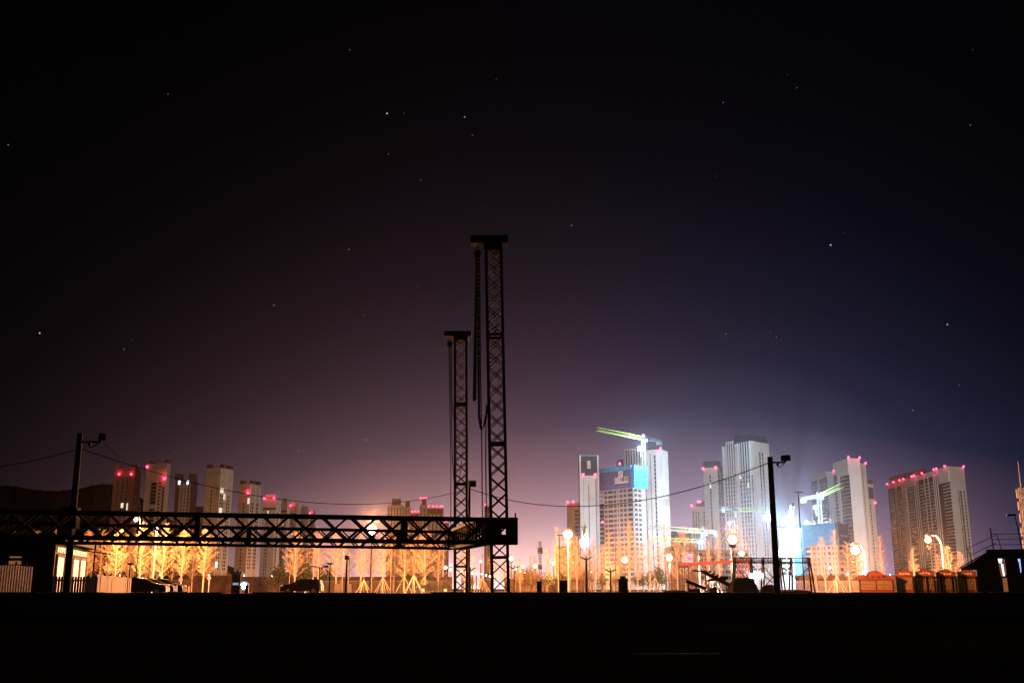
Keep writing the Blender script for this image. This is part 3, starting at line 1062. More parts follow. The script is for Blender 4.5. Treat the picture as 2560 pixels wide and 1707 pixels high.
def lamp_post(label, px, py, Y, style, r=0.06):
    top = P(px, py, Y)
    t = thing('garden_lamp_post', label, 'lamp post', Vector((top.x, Y, 0)), 0, 'unlit black lamp posts')
    MB().tube((0, 0, 0), (0, 0, top.z), r * 1.5, r * .8, 8).build('pole', M['black'], t)
    z = top.z
    if style == 'twin':
        m = MB()
        for s in (-1, 1):
            m.path([Vector((0, 0, z - .15)), Vector((s * .28, 0, z - .05)), Vector((s * .5, 0, z + .02))], .04, 6)
        m.build('arm', M['black'], t)
        for s in (-1, 1):
            MB().bar((s * .42, 0, z), (s * .95, 0, z + .06), .24, .14).build('lamp_head', M['black'], t)
    elif style == 'wing':
        for s in (-1, 1):
            m = MB()
            m.add([(0, -.12, z - .30), (0, .12, z - .30), (s * .32, .15, z - .12), (s * .32, -.15, z - .12), (s * .62, .10, z + .06), (s * .62, -.10, z + .06),
                   (0, -.12, z - .18), (0, .12, z - .18), (s * .32, .15, z + .02), (s * .32, -.15, z + .02), (s * .62, .10, z + .10), (s * .62, -.10, z + .10)],
                  [(0, 1, 2, 3), (3, 2, 4, 5), (6, 7, 8, 9), (9, 8, 10, 11), (0, 3, 9, 6), (3, 5, 11, 9), (1, 2, 8, 7), (2, 4, 10, 8), (4, 5, 11, 10), (0, 1, 7, 6)])
            m.build('lamp_head', M['black'], t)
        MB().tube((0, 0, z - .1), (0, 0, z + .12), .05).build('finial', M['black'], t)
    elif style == 'cap':
        m = MB()
        m.tube((0, 0, z), (0, 0, z + .12), .16, .36, 10)
        m.tube((0, 0, z + .12), (0, 0, z + .20), .36, .34, 10)
        m.build('lamp_head', M['black'], t)
    elif style == 'drum':
        m = MB()
        m.tube((0, 0, z - .12), (0, 0, z + .22), .24, .24, 12)
        m.tube((0, 0, z + .22), (0, 0, z + .30), .34, .12, 12)
        m.build('lamp_head', M['black'], t)
    elif style == 'flat':
        m = MB()
        m.box((0.02, 0, z), (0.86, 0.24, .07), 0.3)
        m.build('lamp_head', M['black'], t)
    return t


lamp_post('black lamp post with two arms just right of the dark hatchback', 799.5, 1416, 108, 'twin')
lamp_post('short black cap-topped lamp post between twin-arm post and drum post', 825.5, 1411, 106, 'cap')
lamp_post('thick black lamp post with drum head left of the biggest lamp', 867.5, 1395, 100, 'drum', .09)
lamp_post('slim grey lamp post with spread wings left of the far mast', 1046, 1433, 135, 'wing', .05)
lamp_post('black winged lamp post framed between the two masts', 1176, 1420, 110, 'wing', .05)
lamp_post('black winged lamp post right of the tall mast by the lamp string', 1285.5, 1416, 112, 'wing', .05)
lamp_post('big black winged lamp post standing between the two cabinets', 1465.5, 1393, 100, 'wing', .10)
lamp_post('smaller black winged lamp post left of the twin cabinet', 1526, 1424, 104, 'wing', .08)
lamp_post('black cap-topped lamp post rising above the three parked cars', 325.5, 1412, 104, 'cap')
lamp_post('small black twin-armed post behind the three parked cars', 423.5, 1429, 128, 'wing', .05)
lamp_post('tall thin lamp post with a tilted flat head right of the camera pole', 1995, 1230, 96, 'flat', .055)
lamp_post('thin lamp post with a flat head left of the big pale-poled lamp', 1398, 1337, 120, 'flat', .04)

# ------------------------------------------------------------------ black cabinets
for (x0, x1, y0, Y, lab) in ((1397.5, 1418, 1452, 80, 'square black roadside cabinet left of the winged lamp post'),
                             (1342, 1354, 1454, 84, 'narrow dark bin right of the tall mast')):
    a, b = P(x0, y0, Y), P(x1, y0, Y)
    t = thing('cabinet', lab, 'cabinet', Vector(((a.x + b.x) / 2, Y, 0)))
    MB().box((0, 0, a.z / 2), (b.x - a.x, .5, a.z)).build('body', M['black'], t)
    MB().box((0, 0, a.z + .025), (b.x - a.x + .08, .58, .05)).build('lid', M['black'], t)
    MB().box((0, -.26, a.z * .52), ((b.x - a.x) * .8, .02, a.z * .8)).build('door', M['black'], t)
a, b, c = P(1545, 1446, 80), P(1568.5, 1446, 80), P(1556, 1439, 80)
t = thing('cabinet', 'tall black twin roadside cabinet with a box on top', 'cabinet', Vector(((a.x + b.x) / 2, 80, 0)))
MB().box((0, 0, a.z / 2), (b.x - a.x, .5, a.z)).build('body', M['black'], t)
MB().box((-.02, 0, (a.z + c.z) / 2), (.38, .4, c.z - a.z)).build('lid', M['black'], t)
MB().box((0, -.26, a.z * .5), ((b.x - a.x) * .85, .02, a.z * .85)).build('door', M['black'], t)
for px, lab in ((845, 'dark upright electrical cabinet left of the biggest lamp pole'), (872, 'dark upright electrical cabinet close to the drum lamp post')):
    a = P(px, 1459, 128)
    t = thing('cabinet', lab, 'cabinet', Vector((a.x, 128, 0)))
    MB().box((0, 0, a.z / 2), (.62, .4, a.z)).build('body', M['fence'], t)
    MB().box((0, -.21, a.z / 2), (.5, .02, a.z * .85)).build('door', M['fence'], t)

# ------------------------------------------------------------------ guard booth with white light
a, b = P(582, 1429, 114), P(607, 1429, 114)
bx, W, H = (a.x + b.x) / 2, b.x - a.x, a.z
t = thing('guard_booth', 'small dark guard booth with a lit window and flat roof', 'booth', Vector((bx, 114, 0)))
w = MB()
w.box((0, 0, .45), (W * .86, 1.0, .9))
for sx in (-1, 1):
    for sy in (-1, 1):
        w.box((sx * W * .39, sy * .45, (H - .2 + .9) / 2), (.08, .08, H - .2 - .9))
w.build('wall', M['black'], t)
rf = MB().box((0, 0, H - .1), (W * 1.08, 1.25, .2)).build('roof', M['black'], t)
MB().box((.02, 0, H + .14), (.14, .14, .28)).build('chimney', M['black'], rf)
wi = MB().box((0, -.42, (H - .2 + .9) / 2), (W * .70, .02, H - .2 - .92)).build('window', M['carglass'], t)
lo = MB().box((-.05, -.46, 1.02), (W * .56, .03, .24)).build('lit_pane', M['litbooth'], t)
f = P(609.5, 1463.5, 116)
t = thing('floodlight', 'dazzling white floodlight standing beside the guard booth', 'floodlight', Vector((f.x, 116, 0)))
MB().tube((0, .15, 0), (0, .15, f.z), .03).build('stand', M['black'], t)
MB().box((0, .12, f.z), (.5, .1, .4)).build('housing', M['black'], t)
gl = MB().sphere((0, -.05, f.z), .62, 16, 10, .8).build('lens', M['globe_w'], t, smooth=True)  # shell added to show the glare as a blue-white corona
MB().sphere((0, -.05, f.z), .34, 12, 8, .9).build('bulb', M['bulb_w'], gl, smooth=True)
light('lamp_light', t, (0.1, -.6, f.z), 2500, WHITE, .2)
light('lamp_light', t, (0.25, .5, f.z + .2), 3000, WHITE, .2)
# barrier arm, road signs
a, b = P(622, 1463.6, 104), P(672, 1463.6, 104)
t = thing('barrier', 'thin pale barrier arm across the entrance right of the booth', 'barrier', Vector((a.x, 104, 0)))
MB().bar((0, 0, a.z), (b.x - a.x, 0, a.z), .07).build('arm', M['pale_pole'], t)
MB().box((-.15, 0, .45), (.3, .3, .9)).build('post', M['fence'], t)
for px, py, lab in ((452, 1448, 'round white road sign on a pale post behind the parked cars'), (523, 1444, 'round sign with a pinkish face, on a pale post left of the booth')):
    a = P(px, py, 122)
    t = thing('road_sign', lab, 'road sign', Vector((a.x, 122, 0)), 0, 'round road signs')
    MB().tube((0, 0, 0), (0, 0, a.z), .05).build('post', M['pale_pole'], t)
    MB().tube((0, -.06, a.z), (0, -.09, a.z), .24, .24, 16).build('sign_face', M['pale_pole'], t)
a = P(461, 1466, 108)
t = thing('crate', 'dark red crate right of the parked cars', 'crate', Vector((a.x, 108, 0)))
MB().box((0, 0, .36), (.95, .7, .72)).build('box', M['rust'], t)
MB().box((0, 0, .75), (1.02, .78, .06)).build('lid', M['fence'], t)

# ------------------------------------------------------------------ black hut, left, lamp reflections on its glass doors put in as emission
hut_c = P(141, 1352, 46)
z_e = P(141, 1357, 46).z
hx = hut_c.x
t = thing('hut', 'black single-storey hut with a glowing glass-door side', 'hut', Vector((hx, 46, 0)))
sv = Vector((-1.9, 8.2, 0))          # the glazed side runs back from the front corner
fr = Vector((-9.5, -1.2, 0))         # the dark front runs to the left
w = MB()
plan = [Vector((0, 0, 0)), sv, sv + fr, fr]
w.column(plan, 0, z_e)
w.build('wall', M['black'], t)
rf = MB()
e = .5
u1, u2 = sv.normalized(), fr.normalized()
rp = [-u1 * e - u2 * e, sv + u1 * e - u2 * e, sv + fr + u1 * e + u2 * e, fr - u1 * e + u2 * e]
vs = [(p.x, p.y, z_e + .004) for p in rp] + [(p.x, p.y, z_e + .14) for p in rp]
mid0, mid1 = (rp[0] + rp[1]) / 2, (rp[2] + rp[3]) / 2
vs += [(mid0.x, mid0.y, z_e + .62), (mid1.x, mid1.y, z_e + .62)]
rf.add(vs, [(0, 3, 2, 1), (0, 1, 5, 4), (1, 2, 6, 5), (2, 3, 7, 6), (3, 0, 4, 7), (4, 5, 8), (6, 7, 9), (5, 6, 9, 8), (7, 4, 8, 9)])
rf.build('roof', M['black'], t)
nrm = Vector((sv.y, -sv.x, 0)).normalized()
L = sv.length
for i in range(4):
    s0, s1 = .3 + i * (L - .6) / 4 + .10, .3 + (i + 1) * (L - .6) / 4 - .10
    fdo = MB()
    p0, p1 = u1 * s0 + nrm * .03, u1 * s1 + nrm * .03
    zt = z_e - .52
    fdo.bar(p0 + Vector((0, 0, .1)), p0 + Vector((0, 0, zt)), .09)
    fdo.bar(p1 + Vector((0, 0, .1)), p1 + Vector((0, 0, zt)), .09)
    fdo.bar(p0 + Vector((0, 0, zt)), p1 + Vector((0, 0, zt)), .09)
    do = fdo.build('door', M['plank'], t)
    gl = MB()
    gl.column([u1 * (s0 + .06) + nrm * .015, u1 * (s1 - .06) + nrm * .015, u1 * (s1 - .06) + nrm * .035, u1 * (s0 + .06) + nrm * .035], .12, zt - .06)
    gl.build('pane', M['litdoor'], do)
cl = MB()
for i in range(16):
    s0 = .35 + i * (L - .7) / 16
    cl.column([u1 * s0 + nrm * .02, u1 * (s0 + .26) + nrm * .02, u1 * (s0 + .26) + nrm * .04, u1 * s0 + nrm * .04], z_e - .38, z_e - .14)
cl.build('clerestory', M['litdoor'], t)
for (x0, x1, y0, y1) in ((5, 32, 1388.5, 1392.5), (3, 31, 1400, 1409)):
    a, b = P(x0, y0, 45.0), P(x1, y1, 45.0)
    m = MB().box((0, 0, 0), (b.x - a.x, .06, a.z - b.z), math.atan2(1.2, 9.5))
    ox = (a.x + b.x) / 2
    tfr = (ox - hx) / fr.x
    o = m.build('window', M['litwarm'], t)
    o.location = (ox - hx, fr.y * tfr - .05, (a.z + b.z) / 2)

# corrugated sheet fence, far left
a, b = G(-30, 40), G(76, 42)
t = thing('sheet_fence', 'corrugated metal fence panel catching light at the left edge', 'fence', a, math.atan2(b.y - a.y, b.x - a.x))
L = (b - a).length
z = P(76, 1417, 42).z
m = MB()
vs = []
x_ = 0.0
rc = random.Random(6)
while x_ < L:
    w_ = .135
    zt = z + .05 * math.sin(x_ * 1.5)
    d_ = .04
    for xx, yy in ((x_, -d_), (x_ + w_ * .5, -d_), (x_ + w_ * .52, d_), (x_ + w_ * .98, d_)):
        vs += [(xx, yy, .02), (xx, yy, zt)]
    x_ += w_
m.add(vs, [(2 * i, 2 * i + 2, 2 * i + 3, 2 * i + 1) for i in range(len(vs) // 2 - 1)])
m.build('sheet', M['corrug'], t)
for i in range(4):
    MB().box((L * (i + .5) / 4, .08, (z + .2) / 2), (.05, .05, z + .2)).build('post', M['black'], t)

# dark rounded picket fence
a, b = G(128, 43), G(243, 45.5)
t = thing('picket_fence', 'black round-topped picket fence below the glowing doors', 'fence', a, math.atan2(b.y - a.y, b.x - a.x))
L = (b - a).length
z = P(190, 1440, 44).z
n = 17
pk = MB()
for i in range(n):
    cx = (i + .5) * L / n
    hw = L / n * .36
    pts = [(cx - hw, .05), (cx + hw, .05), (cx + hw, z - hw)] + [(cx + hw * math.cos(q), z - hw + hw * math.sin(q)) for q in (.5, 1.0, 1.57, 2.1, 2.6)] + [(cx - hw, z - hw)]
    pk.prism(pts, -.012, .012)
pk.build('pickets', M['black'], t)
rl = MB()
for rz in (.3, z * .84):
    rl.box((L / 2, .04, rz), (L, .04, .07))
rl.build('rails', M['black'], t)

# pale board fence running back
a, b = G(241, 58), G(326, 76)
t = thing('board_fence', 'pale plank fence running back behind the black pickets', 'fence', a, math.atan2(b.y - a.y, b.x - a.x))
L = (b - a).length
z = P(241, 1437, 58).z
n = 16
bd = MB()
rb = random.Random(2)
for i in range(n):
    bd.box(((i + .5) * L / n, rb.uniform(-.03, .03), z / 2 + .02), (L / n * .95, .03, z + rb.uniform(-.05, .05)), rb.uniform(-.04, .04))
bd.build('boards', M['plank'], t)
for i in range(6):
    MB().box((L * (i + .2) / 6, .08, z / 2 + .08), (.1, .1, z + .16)).build('post', M['black'], t)
# slim pole with side arm beside it
a = P(238, 1372, 47)
t = thing('signpost', 'thin dark post with a long drooping side arm before the left trees', 'post', Vector((a.x, 47, 0)))
MB().tube((0, 0, 0), (0, 0, P(238, 1352, 47).z), .035).build('pole', M['black'], t)
MB().bar(P(205, 1375, 47) - Vector(t.location), P(277, 1385, 47) - Vector(t.location), .05).build('arm', M['black'], t)

# ------------------------------------------------------------------ towers
FL = 3.0
lit_rng = random.Random(99)


class Tower:
    """chain: front corners left to right as (px at the roofline, roofline py, Y)"""

    def __init__(self, label, chain, wall, name='apartment_tower', back=16.0, cat='tower', group='apartment towers on the skyline'):
        pts = [P(a, b, c) for a, b, c in chain]
        self.H = max(p.z for p in pts)
        self.c = [Vector((p.x, p.y, 0)) for p in pts]
        o = self.c[1] if len(self.c) > 2 else (self.c[0] + self.c[-1]) / 2
        self.o = o.copy()
        self.c = [p - o for p in self.c]
        self.t = thing(name, label, cat, o, 0, group)
        if len(self.c) == 3:
            self.plan = [self.c[0], self.c[1], self.c[2], self.c[0] + self.c[2] - self.c[1]]
        else:
            d = (self.c[-1] - self.c[0]).normalized()
            nb = Vector((-d.y, d.x, 0))
            if nb.y < 0:
                nb = -nb
            self.plan = [*self.c, self.c[-1] + nb * back, self.c[0] + nb * back]
        w = MB()
        w.column(self.plan, 0, self.H)
        w.build('wall', M[wall], self.t)

    def edge(self, i):
        a, b = self.c[i], self.c[i + 1]
        d = (b - a).normalized()
        n = Vector((d.y, -d.x, 0))
        return a, d, n, (b - a).length

    def slab(self, i, t0, t1, z0, z1, proud, m=None, mb=None):
        a, d, n, L = self.edge(i)
        mb = mb or MB()
        p, q = a + d * (L * t0), a + d * (L * t1)
        mb.column([p + n * .0, q + n * .0, q + n * proud, p + n * proud], z0, z1)
        return mb

    def strip(self, i, t0, t1, z0=None, z1=None, m='glass', spandrel=True, proud=.15, name='window_strip', gap=.26):
        z0 = 6 if z0 is None else z0
        z1 = self.H - 4 if z1 is None else z1
        mb = MB()
        if spandrel:
            n = max(1, int((z1 - z0) / FL))
            for f in range(n):
                zz = z0 + f * (z1 - z0) / n
                self.slab(i, t0, t1, zz + FL * gap, zz + FL, proud, mb=mb)
        else:
            self.slab(i, t0, t1, z0, z1, proud, mb=mb)
        return mb.build(name, M[m], self.t)

    def fins(self, i, ts, w, z0=0, z1=None, m='white', proud=.6):
        L = self.edge(i)[3]
        for t_ in ts:
            self.slab(i, t_ - w / L / 2, t_ + w / L / 2, z0, z1 or self.H, proud).build('fin', M[m], self.t)

    def crown(self, h, inset=.8, m='crown', t0=0, t1=1):
        c = sum(self.plan, Vector()) / len(self.plan)
        pl = [p.lerp(c, .06 * inset) for p in self.plan]
        if (t0, t1) != (0, 1):
            a, b = pl[0], pl[len(self.c) - 1]
            pl2 = [p for p in pl]
            e0, e1 = pl[0], pl[len(self.c) - 1]
            bk0, bk1 = pl[-1], pl[len(self.c)]
            pl = [e0.lerp(e1, t0), e0.lerp(e1, t1), bk0.lerp(bk1, t1), bk0.lerp(bk1, t0)]
        mb = MB()
        mb.column(pl, self.H, self.H + h)
        return mb.build('crown_block', M[m], self.t)

    def horns(self, ts, w, h, m='facade', i=0):
        a, d, n, L = self.edge(i)
        for t_ in ts:
            mb = MB()
            p = a + d * (L * t_)
            mb.column([p - d * w / 2 - n * .2, p + d * w / 2 - n * .2, p + d * w / 2 - n * w, p - d * w / 2 - n * w], self.H, self.H + h)
            mb.build('rooftop_turret', M[m], self.t)

    def beacons(self, ts, z=None, i=0, r=.9, power=0, out=.8):
        a, d, n, L = self.edge(i)
        for t_ in ts:
            p = a + d * (L * t_) + n * out
            zz = (self.H if z is None else z) + r * .8
            MB().sphere(p + Vector((0, 0, zz)), r, 10, 7).build('aviation_light', M['red'], self.t)
            if power >= 1.2:
                light('beacon_light', self.t, p + n * 1.6 + Vector((0, 0, zz + 1.2)), power * 600, (1.0, .04, .08), .2)

    def lit(self, i, t0, t1, z0, h=1.6, m='lit', proud=.3):
        self.slab(i, t0, t1, z0, z0 + h, proud).build('lit_window', M[m], self.t)

    def windows(self, i, cols, w, h, z0, z1, m='glass', limit=100, done=0, proud=.2):
        """each window a part of its own, from the top down; the rest past the limit as one part"""
        a, d, n, L = self.edge(i)
        base = MB()
        base.box((0, 0, 0), (w, proud, h))
        me = base.mesh('window', M[m])
        rz = math.atan2(d.y, d.x)
        rest = MB()
        nf = int((z1 - z0) / FL)
        for f in range(nf):
            zz = z1 - (f + .5) * FL
            for c_ in cols:
                p = a + d * (L * c_) + Vector((0, 0, zz))
                if done < limit:
                    link('window', me, self.t, p, rz)
                    done += 1
                else:
                    rest.box(p, (w, proud, h), rz)
        if rest.v:
            rest.build('window', M[m], self.t)['kind'] = 'stuff'
        return done


def zpy(py, Y):
    return P(1280, py, Y).z


# --- left group
T = Tower('dark red-brown tower farthest left with a red-lit crown', [(287, 1170, 890), (338, 1170, 890)], 'darktan')
T.horns([.10, .93], 3.4, 3.6, 'darktan')
T.beacons([.25, .85], T.H - 6, power=1.6)
T.strip(0, .42, .50, m='opening'); T.strip(0, .64, .70, m='opening'); T.strip(0, .2, .26, m='opening')
T.slab(0, .2, .88, T.H - 8, T.H - 2, .5).build('parapet_band', M['darktan'], T.t)
T.lit(0, .46, .58, zpy(1269, 890), 4.2, 'lit'); T.lit(0, .74, .80, zpy(1275, 890), 6, 'lit')

T = Tower('broad tan tower with dark glazed bay and red corner lights', [(367, 1160, 880), (419, 1160, 872), (427, 1162, 884)], 'tan')
T.horns([.14, .92], 4, 3.2, 'darktan'); T.beacons([.05], T.H - 3, power=1.0); T.beacons([.92], T.H - 14, power=2.2)
T.strip(0, .30, .56, z1=T.H - 16, m='glass', gap=.12); T.slab(0, .28, .60, T.H - 38, T.H - 35, .4).build('balcony_band', M['tan'], T.t)
n_ = T.windows(0, [.68, .74], 1.1, 1.5, 20, T.H - 15)
T.strip(0, .86, .93, z1=T.H - 20, m='glass', gap=.2)
T.slab(0, .22, .95, T.H - 6, T.H - 4, .5).build('parapet_band', M['tan'], T.t)

T = Tower('shorter grey-brown tower with two white lights under its roof', [(440, 1198, 920), (482, 1198, 920)], 'darktan')
T.horns([.10, .94], 6, 5, 'darktan'); T.slab(0, .26, .90, 0, T.H - 4, .5).build('pale_bay', M['tan'], T.t)
T.strip(0, .40, .45, m='opening', proud=.7); T.strip(0, .58, .63, m='opening', proud=.7); T.strip(0, .76, .84, m='opening', proud=.7)
for t_ in (.22, .72):
    T.lit(0, t_ - .06, t_ + .06, zpy(1211, 920), 3.6, 'litwhite', .9)

T = Tower('small distant dark tower in the gap left of the tall tan tower', [(490, 1266, 1150), (512, 1265, 1150)], 'darktan')
T.strip(0, .2, .3, m='opening'); T.strip(0, .6, .7, m='opening')

T = Tower('tallest tan tower of the left group with three rooftop turrets', [(516, 1172, 872), (552, 1172, 866), (584, 1175, 885)], 'tan')
T.horns([.16], 4.2, 3.4, 'darktan'); T.horns([.35, .86], 4.2, 3.4, 'darktan', 1)
T.slab(0, .05, .92, T.H - 13, T.H - 5, .6).build('parapet_band', M['tan'], T.t)
n_ = T.windows(0, [.48], 1.2, 1.8, 14, T.H - 18)
n_ = T.windows(1, [.10, .26, .62, .76], 1.6, 1.9, 14, T.H - 22, done=n_)
T.fins(1, [.0, .44, .52, .92], .9, m='cream')
T.lit(1, .0, .30, zpy(1231, 866), 4.2, 'lit'); T.lit(1, .0, .28, zpy(1283, 866), 5.0, 'lit'); T.lit(1, .34, .50, zpy(1247, 866), 5, 'lit')
T.lit(1, .02, .25, zpy(1317, 866), 4, 'lit'); T.lit(1, .05, .2, zpy(1418, 866), 5, 'litwhite')

T = Tower('tan tower with turrets right of the tallest tan tower', [(598, 1210, 900), (627, 1210, 894), (653, 1214, 912)], 'tan')
T.horns([.2], 4.0, 3.2, 'darktan'); T.horns([.35, .88], 4.0, 3.2, 'darktan', 1)
T.slab(0, .1, .9, T.H - 10, T.H - 4, .6).build('parapet_band', M['tan'], T.t); T.beacons([.85], T.H - 9, power=1.6)
n_ = T.windows(0, [.5], 1.2, 1.8, 14, T.H - 16)
n_ = T.windows(1, [.14, .30, .66, .80], 1.6, 1.9, 14, T.H - 16, done=n_)
T.fins(1, [.0, .48, .92], .9, m='cream'); T.lit(0, .82, .98, zpy(1259, 894), 5, 'lit')

for k_, (x0, x1, yt, Y, red) in enumerate(((658, 703, 1249, 960, 2), (704, 724, 1257, 1050, 0), (726, 748, 1266, 1120, 1), (750, 773, 1275, 1200, 0), (775, 789, 1284, 1300, 1))):
    T = Tower('pale pink tower stepping down toward the lamp, %s of five from the left' % ORD[k_], [(x0, yt, Y), (x0 + (x1 - x0) * .72, yt, Y - 4), (x1, yt + 1.5, Y + 14)], 'cream')
    T.crown(4.5, 4, 'cream')
    T.slab(0, .0, 1.0, T.H - 10, T.H - 8, .4).build('parapet_band', M['darktan'], T.t)
    T.strip(0, .30, .36, m='glass', z1=T.H - 12); T.strip(0, .44, .50, m='glass', z1=T.H - 12)
    T.strip(1, .3, .5, m='glass', z1=T.H - 12)
    if red:
        T.beacons([.1, .85][:red], power=1.2)
    T.lit(0, .38, .46, T.H - 14 - 9 * k_, 3.2, 'lit')

# --- middle distance, behind the truss
for x0, x1, yt, Y, lab, red, st in (
        (969, 1006, 1262, 1300, 'hazy pale tower with striped front, left one behind the truss', [], 5), (1008, 1025, 1268, 1330, 'narrow hazy tower next to the striped one', [], 3),
        (1027, 1047, 1280, 1360, 'short hazy tower with red lights in the middle skyline', [.1, .5, .95], 2), (1049, 1067, 1262, 1320, 'tallest hazy middle tower with a red-lit top', [.15, .55, .9], 2),
        (1069, 1107, 1267, 1340, 'wide hazy tower with many red roof lights beside the far mast', [.05, .35, .6, .85, .98], 4), (1111, 1121, 1304, 1420, 'thin hazy tower low beside the far mast', [.5], 1),
        (1211, 1226, 1262, 1380, 'slender hazy tower seen between the two masts', [.15, .9], 2)):
    T = Tower(lab, [(x0, yt, Y), (x1, yt, Y)], 'cream')
    for s_ in range(st):
        T.strip(0, (s_ + .3) / st, (s_ + .55) / st, m='glass', spandrel=(s_ % 2 == 0))
    if 'striped' in lab or 'tallest hazy' in lab:
        T.crown(8, 2, 'crown', .25, .85)
        if red:
            T.beacons(red, T.H + 8, power=.8)
    elif red:
        T.slab(0, .02, .98, T.H - 9, T.H - 2, .5).build('crown_block', M['crown'], T.t)
        T.beacons(red, power=.6)

# --- right group
T = Tower('low hazy cream block half hidden left of the white slab tower', [(1417, 1258, 800), (1452, 1255, 790)], 'cream')
T.windows(0, [.62, .72, .86], 1.6, 1.9, 20, T.H - 5); T.beacons([.12, .5], power=.4)
T = Tower('slim white slab tower with one dark central window line', [(1449, 1138, 765), (1495, 1138, 765)], 'white')
T.slab(0, .03, .97, T.H - 15, T.H - .5, .4).build('crown_block', M['crown'], T.t)
T.slab(0, .4, .58, T.H - 10, T.H - 4, .7).build('rooftop_frame', M['cream'], T.t)
T.strip(0, .45, .485, z1=T.H - 22, spandrel=False); T.strip(0, .04, .07, spandrel=True, z1=T.H - 17); T.strip(0, .84, .87, m='facade', spandrel=False, z1=T.H - 17); T.strip(0, .17, .185, m='facade', spandrel=False, z1=T.H - 17)
T.fins(0, [.02, .98], 1.0, 0, T.H + .2, 'white'); T.beacons([.17, .82], T.H - 15, power=.8)
T = Tower('thin dark tower sliver left of the blue-netted tower', [(1497, 1259, 820), (1510, 1259, 820)], 'facade')
for f in range(20):
    T.slab(0, .1, .9, 10 + f * 3.4, 11 + f * 3.4, .6).build('balcony', M['cream'], T.t)
T.beacons([.6], zpy(1307, 820), power=.5)
T = Tower('dark ribbed tower top rising behind the blue-netted tower', [(1561, 1124, 800), (1612, 1120, 795)], 'white')
for t_ in (.06, .18, .30, .44, .57, .70, .84):
    T.strip(0, t_, t_ + .06, z1=T.H - 1, m='facade', spandrel=False)
T.strip(0, .0, 1, z0=T.H - 26, z1=T.H - 24, m='facade', spandrel=False)
T = Tower('small dark roof block with a red light behind the blue netting', [(1547, 1148, 810), (1559, 1148, 810)], 'facade')
T.strip(0, .2, .8, m='glass'); T.beacons([.15], zpy(1161, 810), power=.6)
T = Tower('tall plain white slab tower right of the blue-netted tower', [(1614, 1125, 740), (1654, 1124, 735)], 'white')
T.slab(0, .12, .78, T.H, T.H + 5.2, -8).build('crown_block', M['crown'], T.t)
T.strip(0, .52, .60, z1=T.H - 4, gap=.18); T.strip(0, .27, .29, m='facade', spandrel=False, z1=T.H - 2)
T.beacons([.95], power=1.2)
for x0, x1, yt, Y, lab in ((1661, 1692, 1327, 1200, 'low distant purple block under the green crane jib'), (1695, 1728, 1333, 1250, 'farthest low purple block right of the other one')):
    T = Tower(lab, [(x0, yt, Y), (x1, yt, Y)], 'darktan')
    T.strip(0, .2, .4); T.strip(0, .6, .8)
    T.beacons([.5], power=.3)

T = Tower('short pink tower with red lights left of the paired towers', [(1729, 1266, 850), (1763, 1266, 845)], 'cream')
T.slab(0, .35, .95, T.H, T.H + 4.6, -6).build('crown_block', M['crown'], T.t)
T.strip(0, .10, .15, gap=.1); T.strip(0, .28, .34, gap=.15); T.strip(0, .46, .52, gap=.15); T.strip(0, .86, .95)
T.beacons([.02], power=.6); T.beacons([.5, .65], T.H + 3, power=.6)
T = Tower('mid-height pink tower with a dark top adjoining the widest tower', [(1758, 1170, 830), (1793, 1170, 822), (1806, 1172, 836)], 'cream')
T.slab(0, .0, 1.0, T.H, T.H + 5, -6).build('crown_block', M['crown'], T.t)
T.strip(0, .42, .52, z1=T.H - 6, gap=.10); T.strip(1, .05, .35, z1=T.H - 6); T.strip(1, .6, .9, z1=T.H + 2)
T.beacons([.02, .92], T.H - 1, power=1.0); T.lit(0, .42, .52, zpy(1219, 822), 4.5, 'lit')

T = Tower('widest and tallest white tower with stepped dark ribbed roof', [(1808, 1133, 815), (1879, 1112, 780), (1922, 1110, 800)], 'white')
L = T.edge(0)[3]
for t_, w_ in ((.03, .05), (.13, .05), (.22, .04), (.31, .05), (.40, .05), (.55, .05), (.66, .05), (.75, .05), (.84, .05), (.95, .035)):
    T.strip(0, t_, t_ + w_, z1=T.H - 26, gap=.16 if w_ > .04 else .08)
for t0, t1, top in ((.12, .40, 7), (.58, .88, 10.5)):
    T.slab(0, t0, t1, T.H - 26, T.H + top - 6, .35).build('crown_block', M['crown'], T.t)
    T.fins(0, [t0 + (t1 - t0) * q for q in (.08, .34, .62, .9)], 1.0, T.H - 26, T.H + top - 4, 'white', .9)
    T.slab(0, t0, t1, T.H - 1, T.H + top - 6, -10).build('crown_block', M['crown'], T.t)
T.slab(1, -.05, .85, T.H, T.H + 5, -14).build('crown_block', M['crown'], T.t)
T.strip(1, .40, .46, z1=T.H - 8, gap=.08); T.strip(1, .56, .62, z1=T.H - 8, gap=.08)
T.fins(0, [.0, .45, .48, .52, .93], 1.2, 0, None, 'white', .7)
for t_, y_ in ((.21, 1184), (.55, 1197), (.80, 1221), (.45, 1199), (.33, 1290), (.15, 1330)):
    T.lit(0, t_, t_ + .05, zpy(y_, 795), 3.2, 'lit')


def balcony_tower(T, i, bays, fins, dark=(0, 1), z1=None, start=6, m='cream'):
    """dark recessed face with a pale balcony front on every floor"""
    z1 = z1 or T.H - 8
    T.slab(i, dark[0], dark[1], 0, z1 + 3, .12).build('recessed_face', M['facade'], T.t)
    n = int((z1 - start) / FL)
    for t0, t1 in bays:
        mb, wb = MB(), MB()
        for f in range(n):
            z = start + f * (z1 - start) / n
            T.slab(i, t0, t1, z, z + .62, .9, mb=mb)
            T.slab(i, t0 + .01, t1 - .01, z + .9, z + 2.7, .2, mb=wb)
        o = mb.build('balcony_stack', M[m], T.t)
        wb.build('window_strip', M['glass'], o)
    T.fins(i, fins, .5, 0, z1 + 4, m, .8)


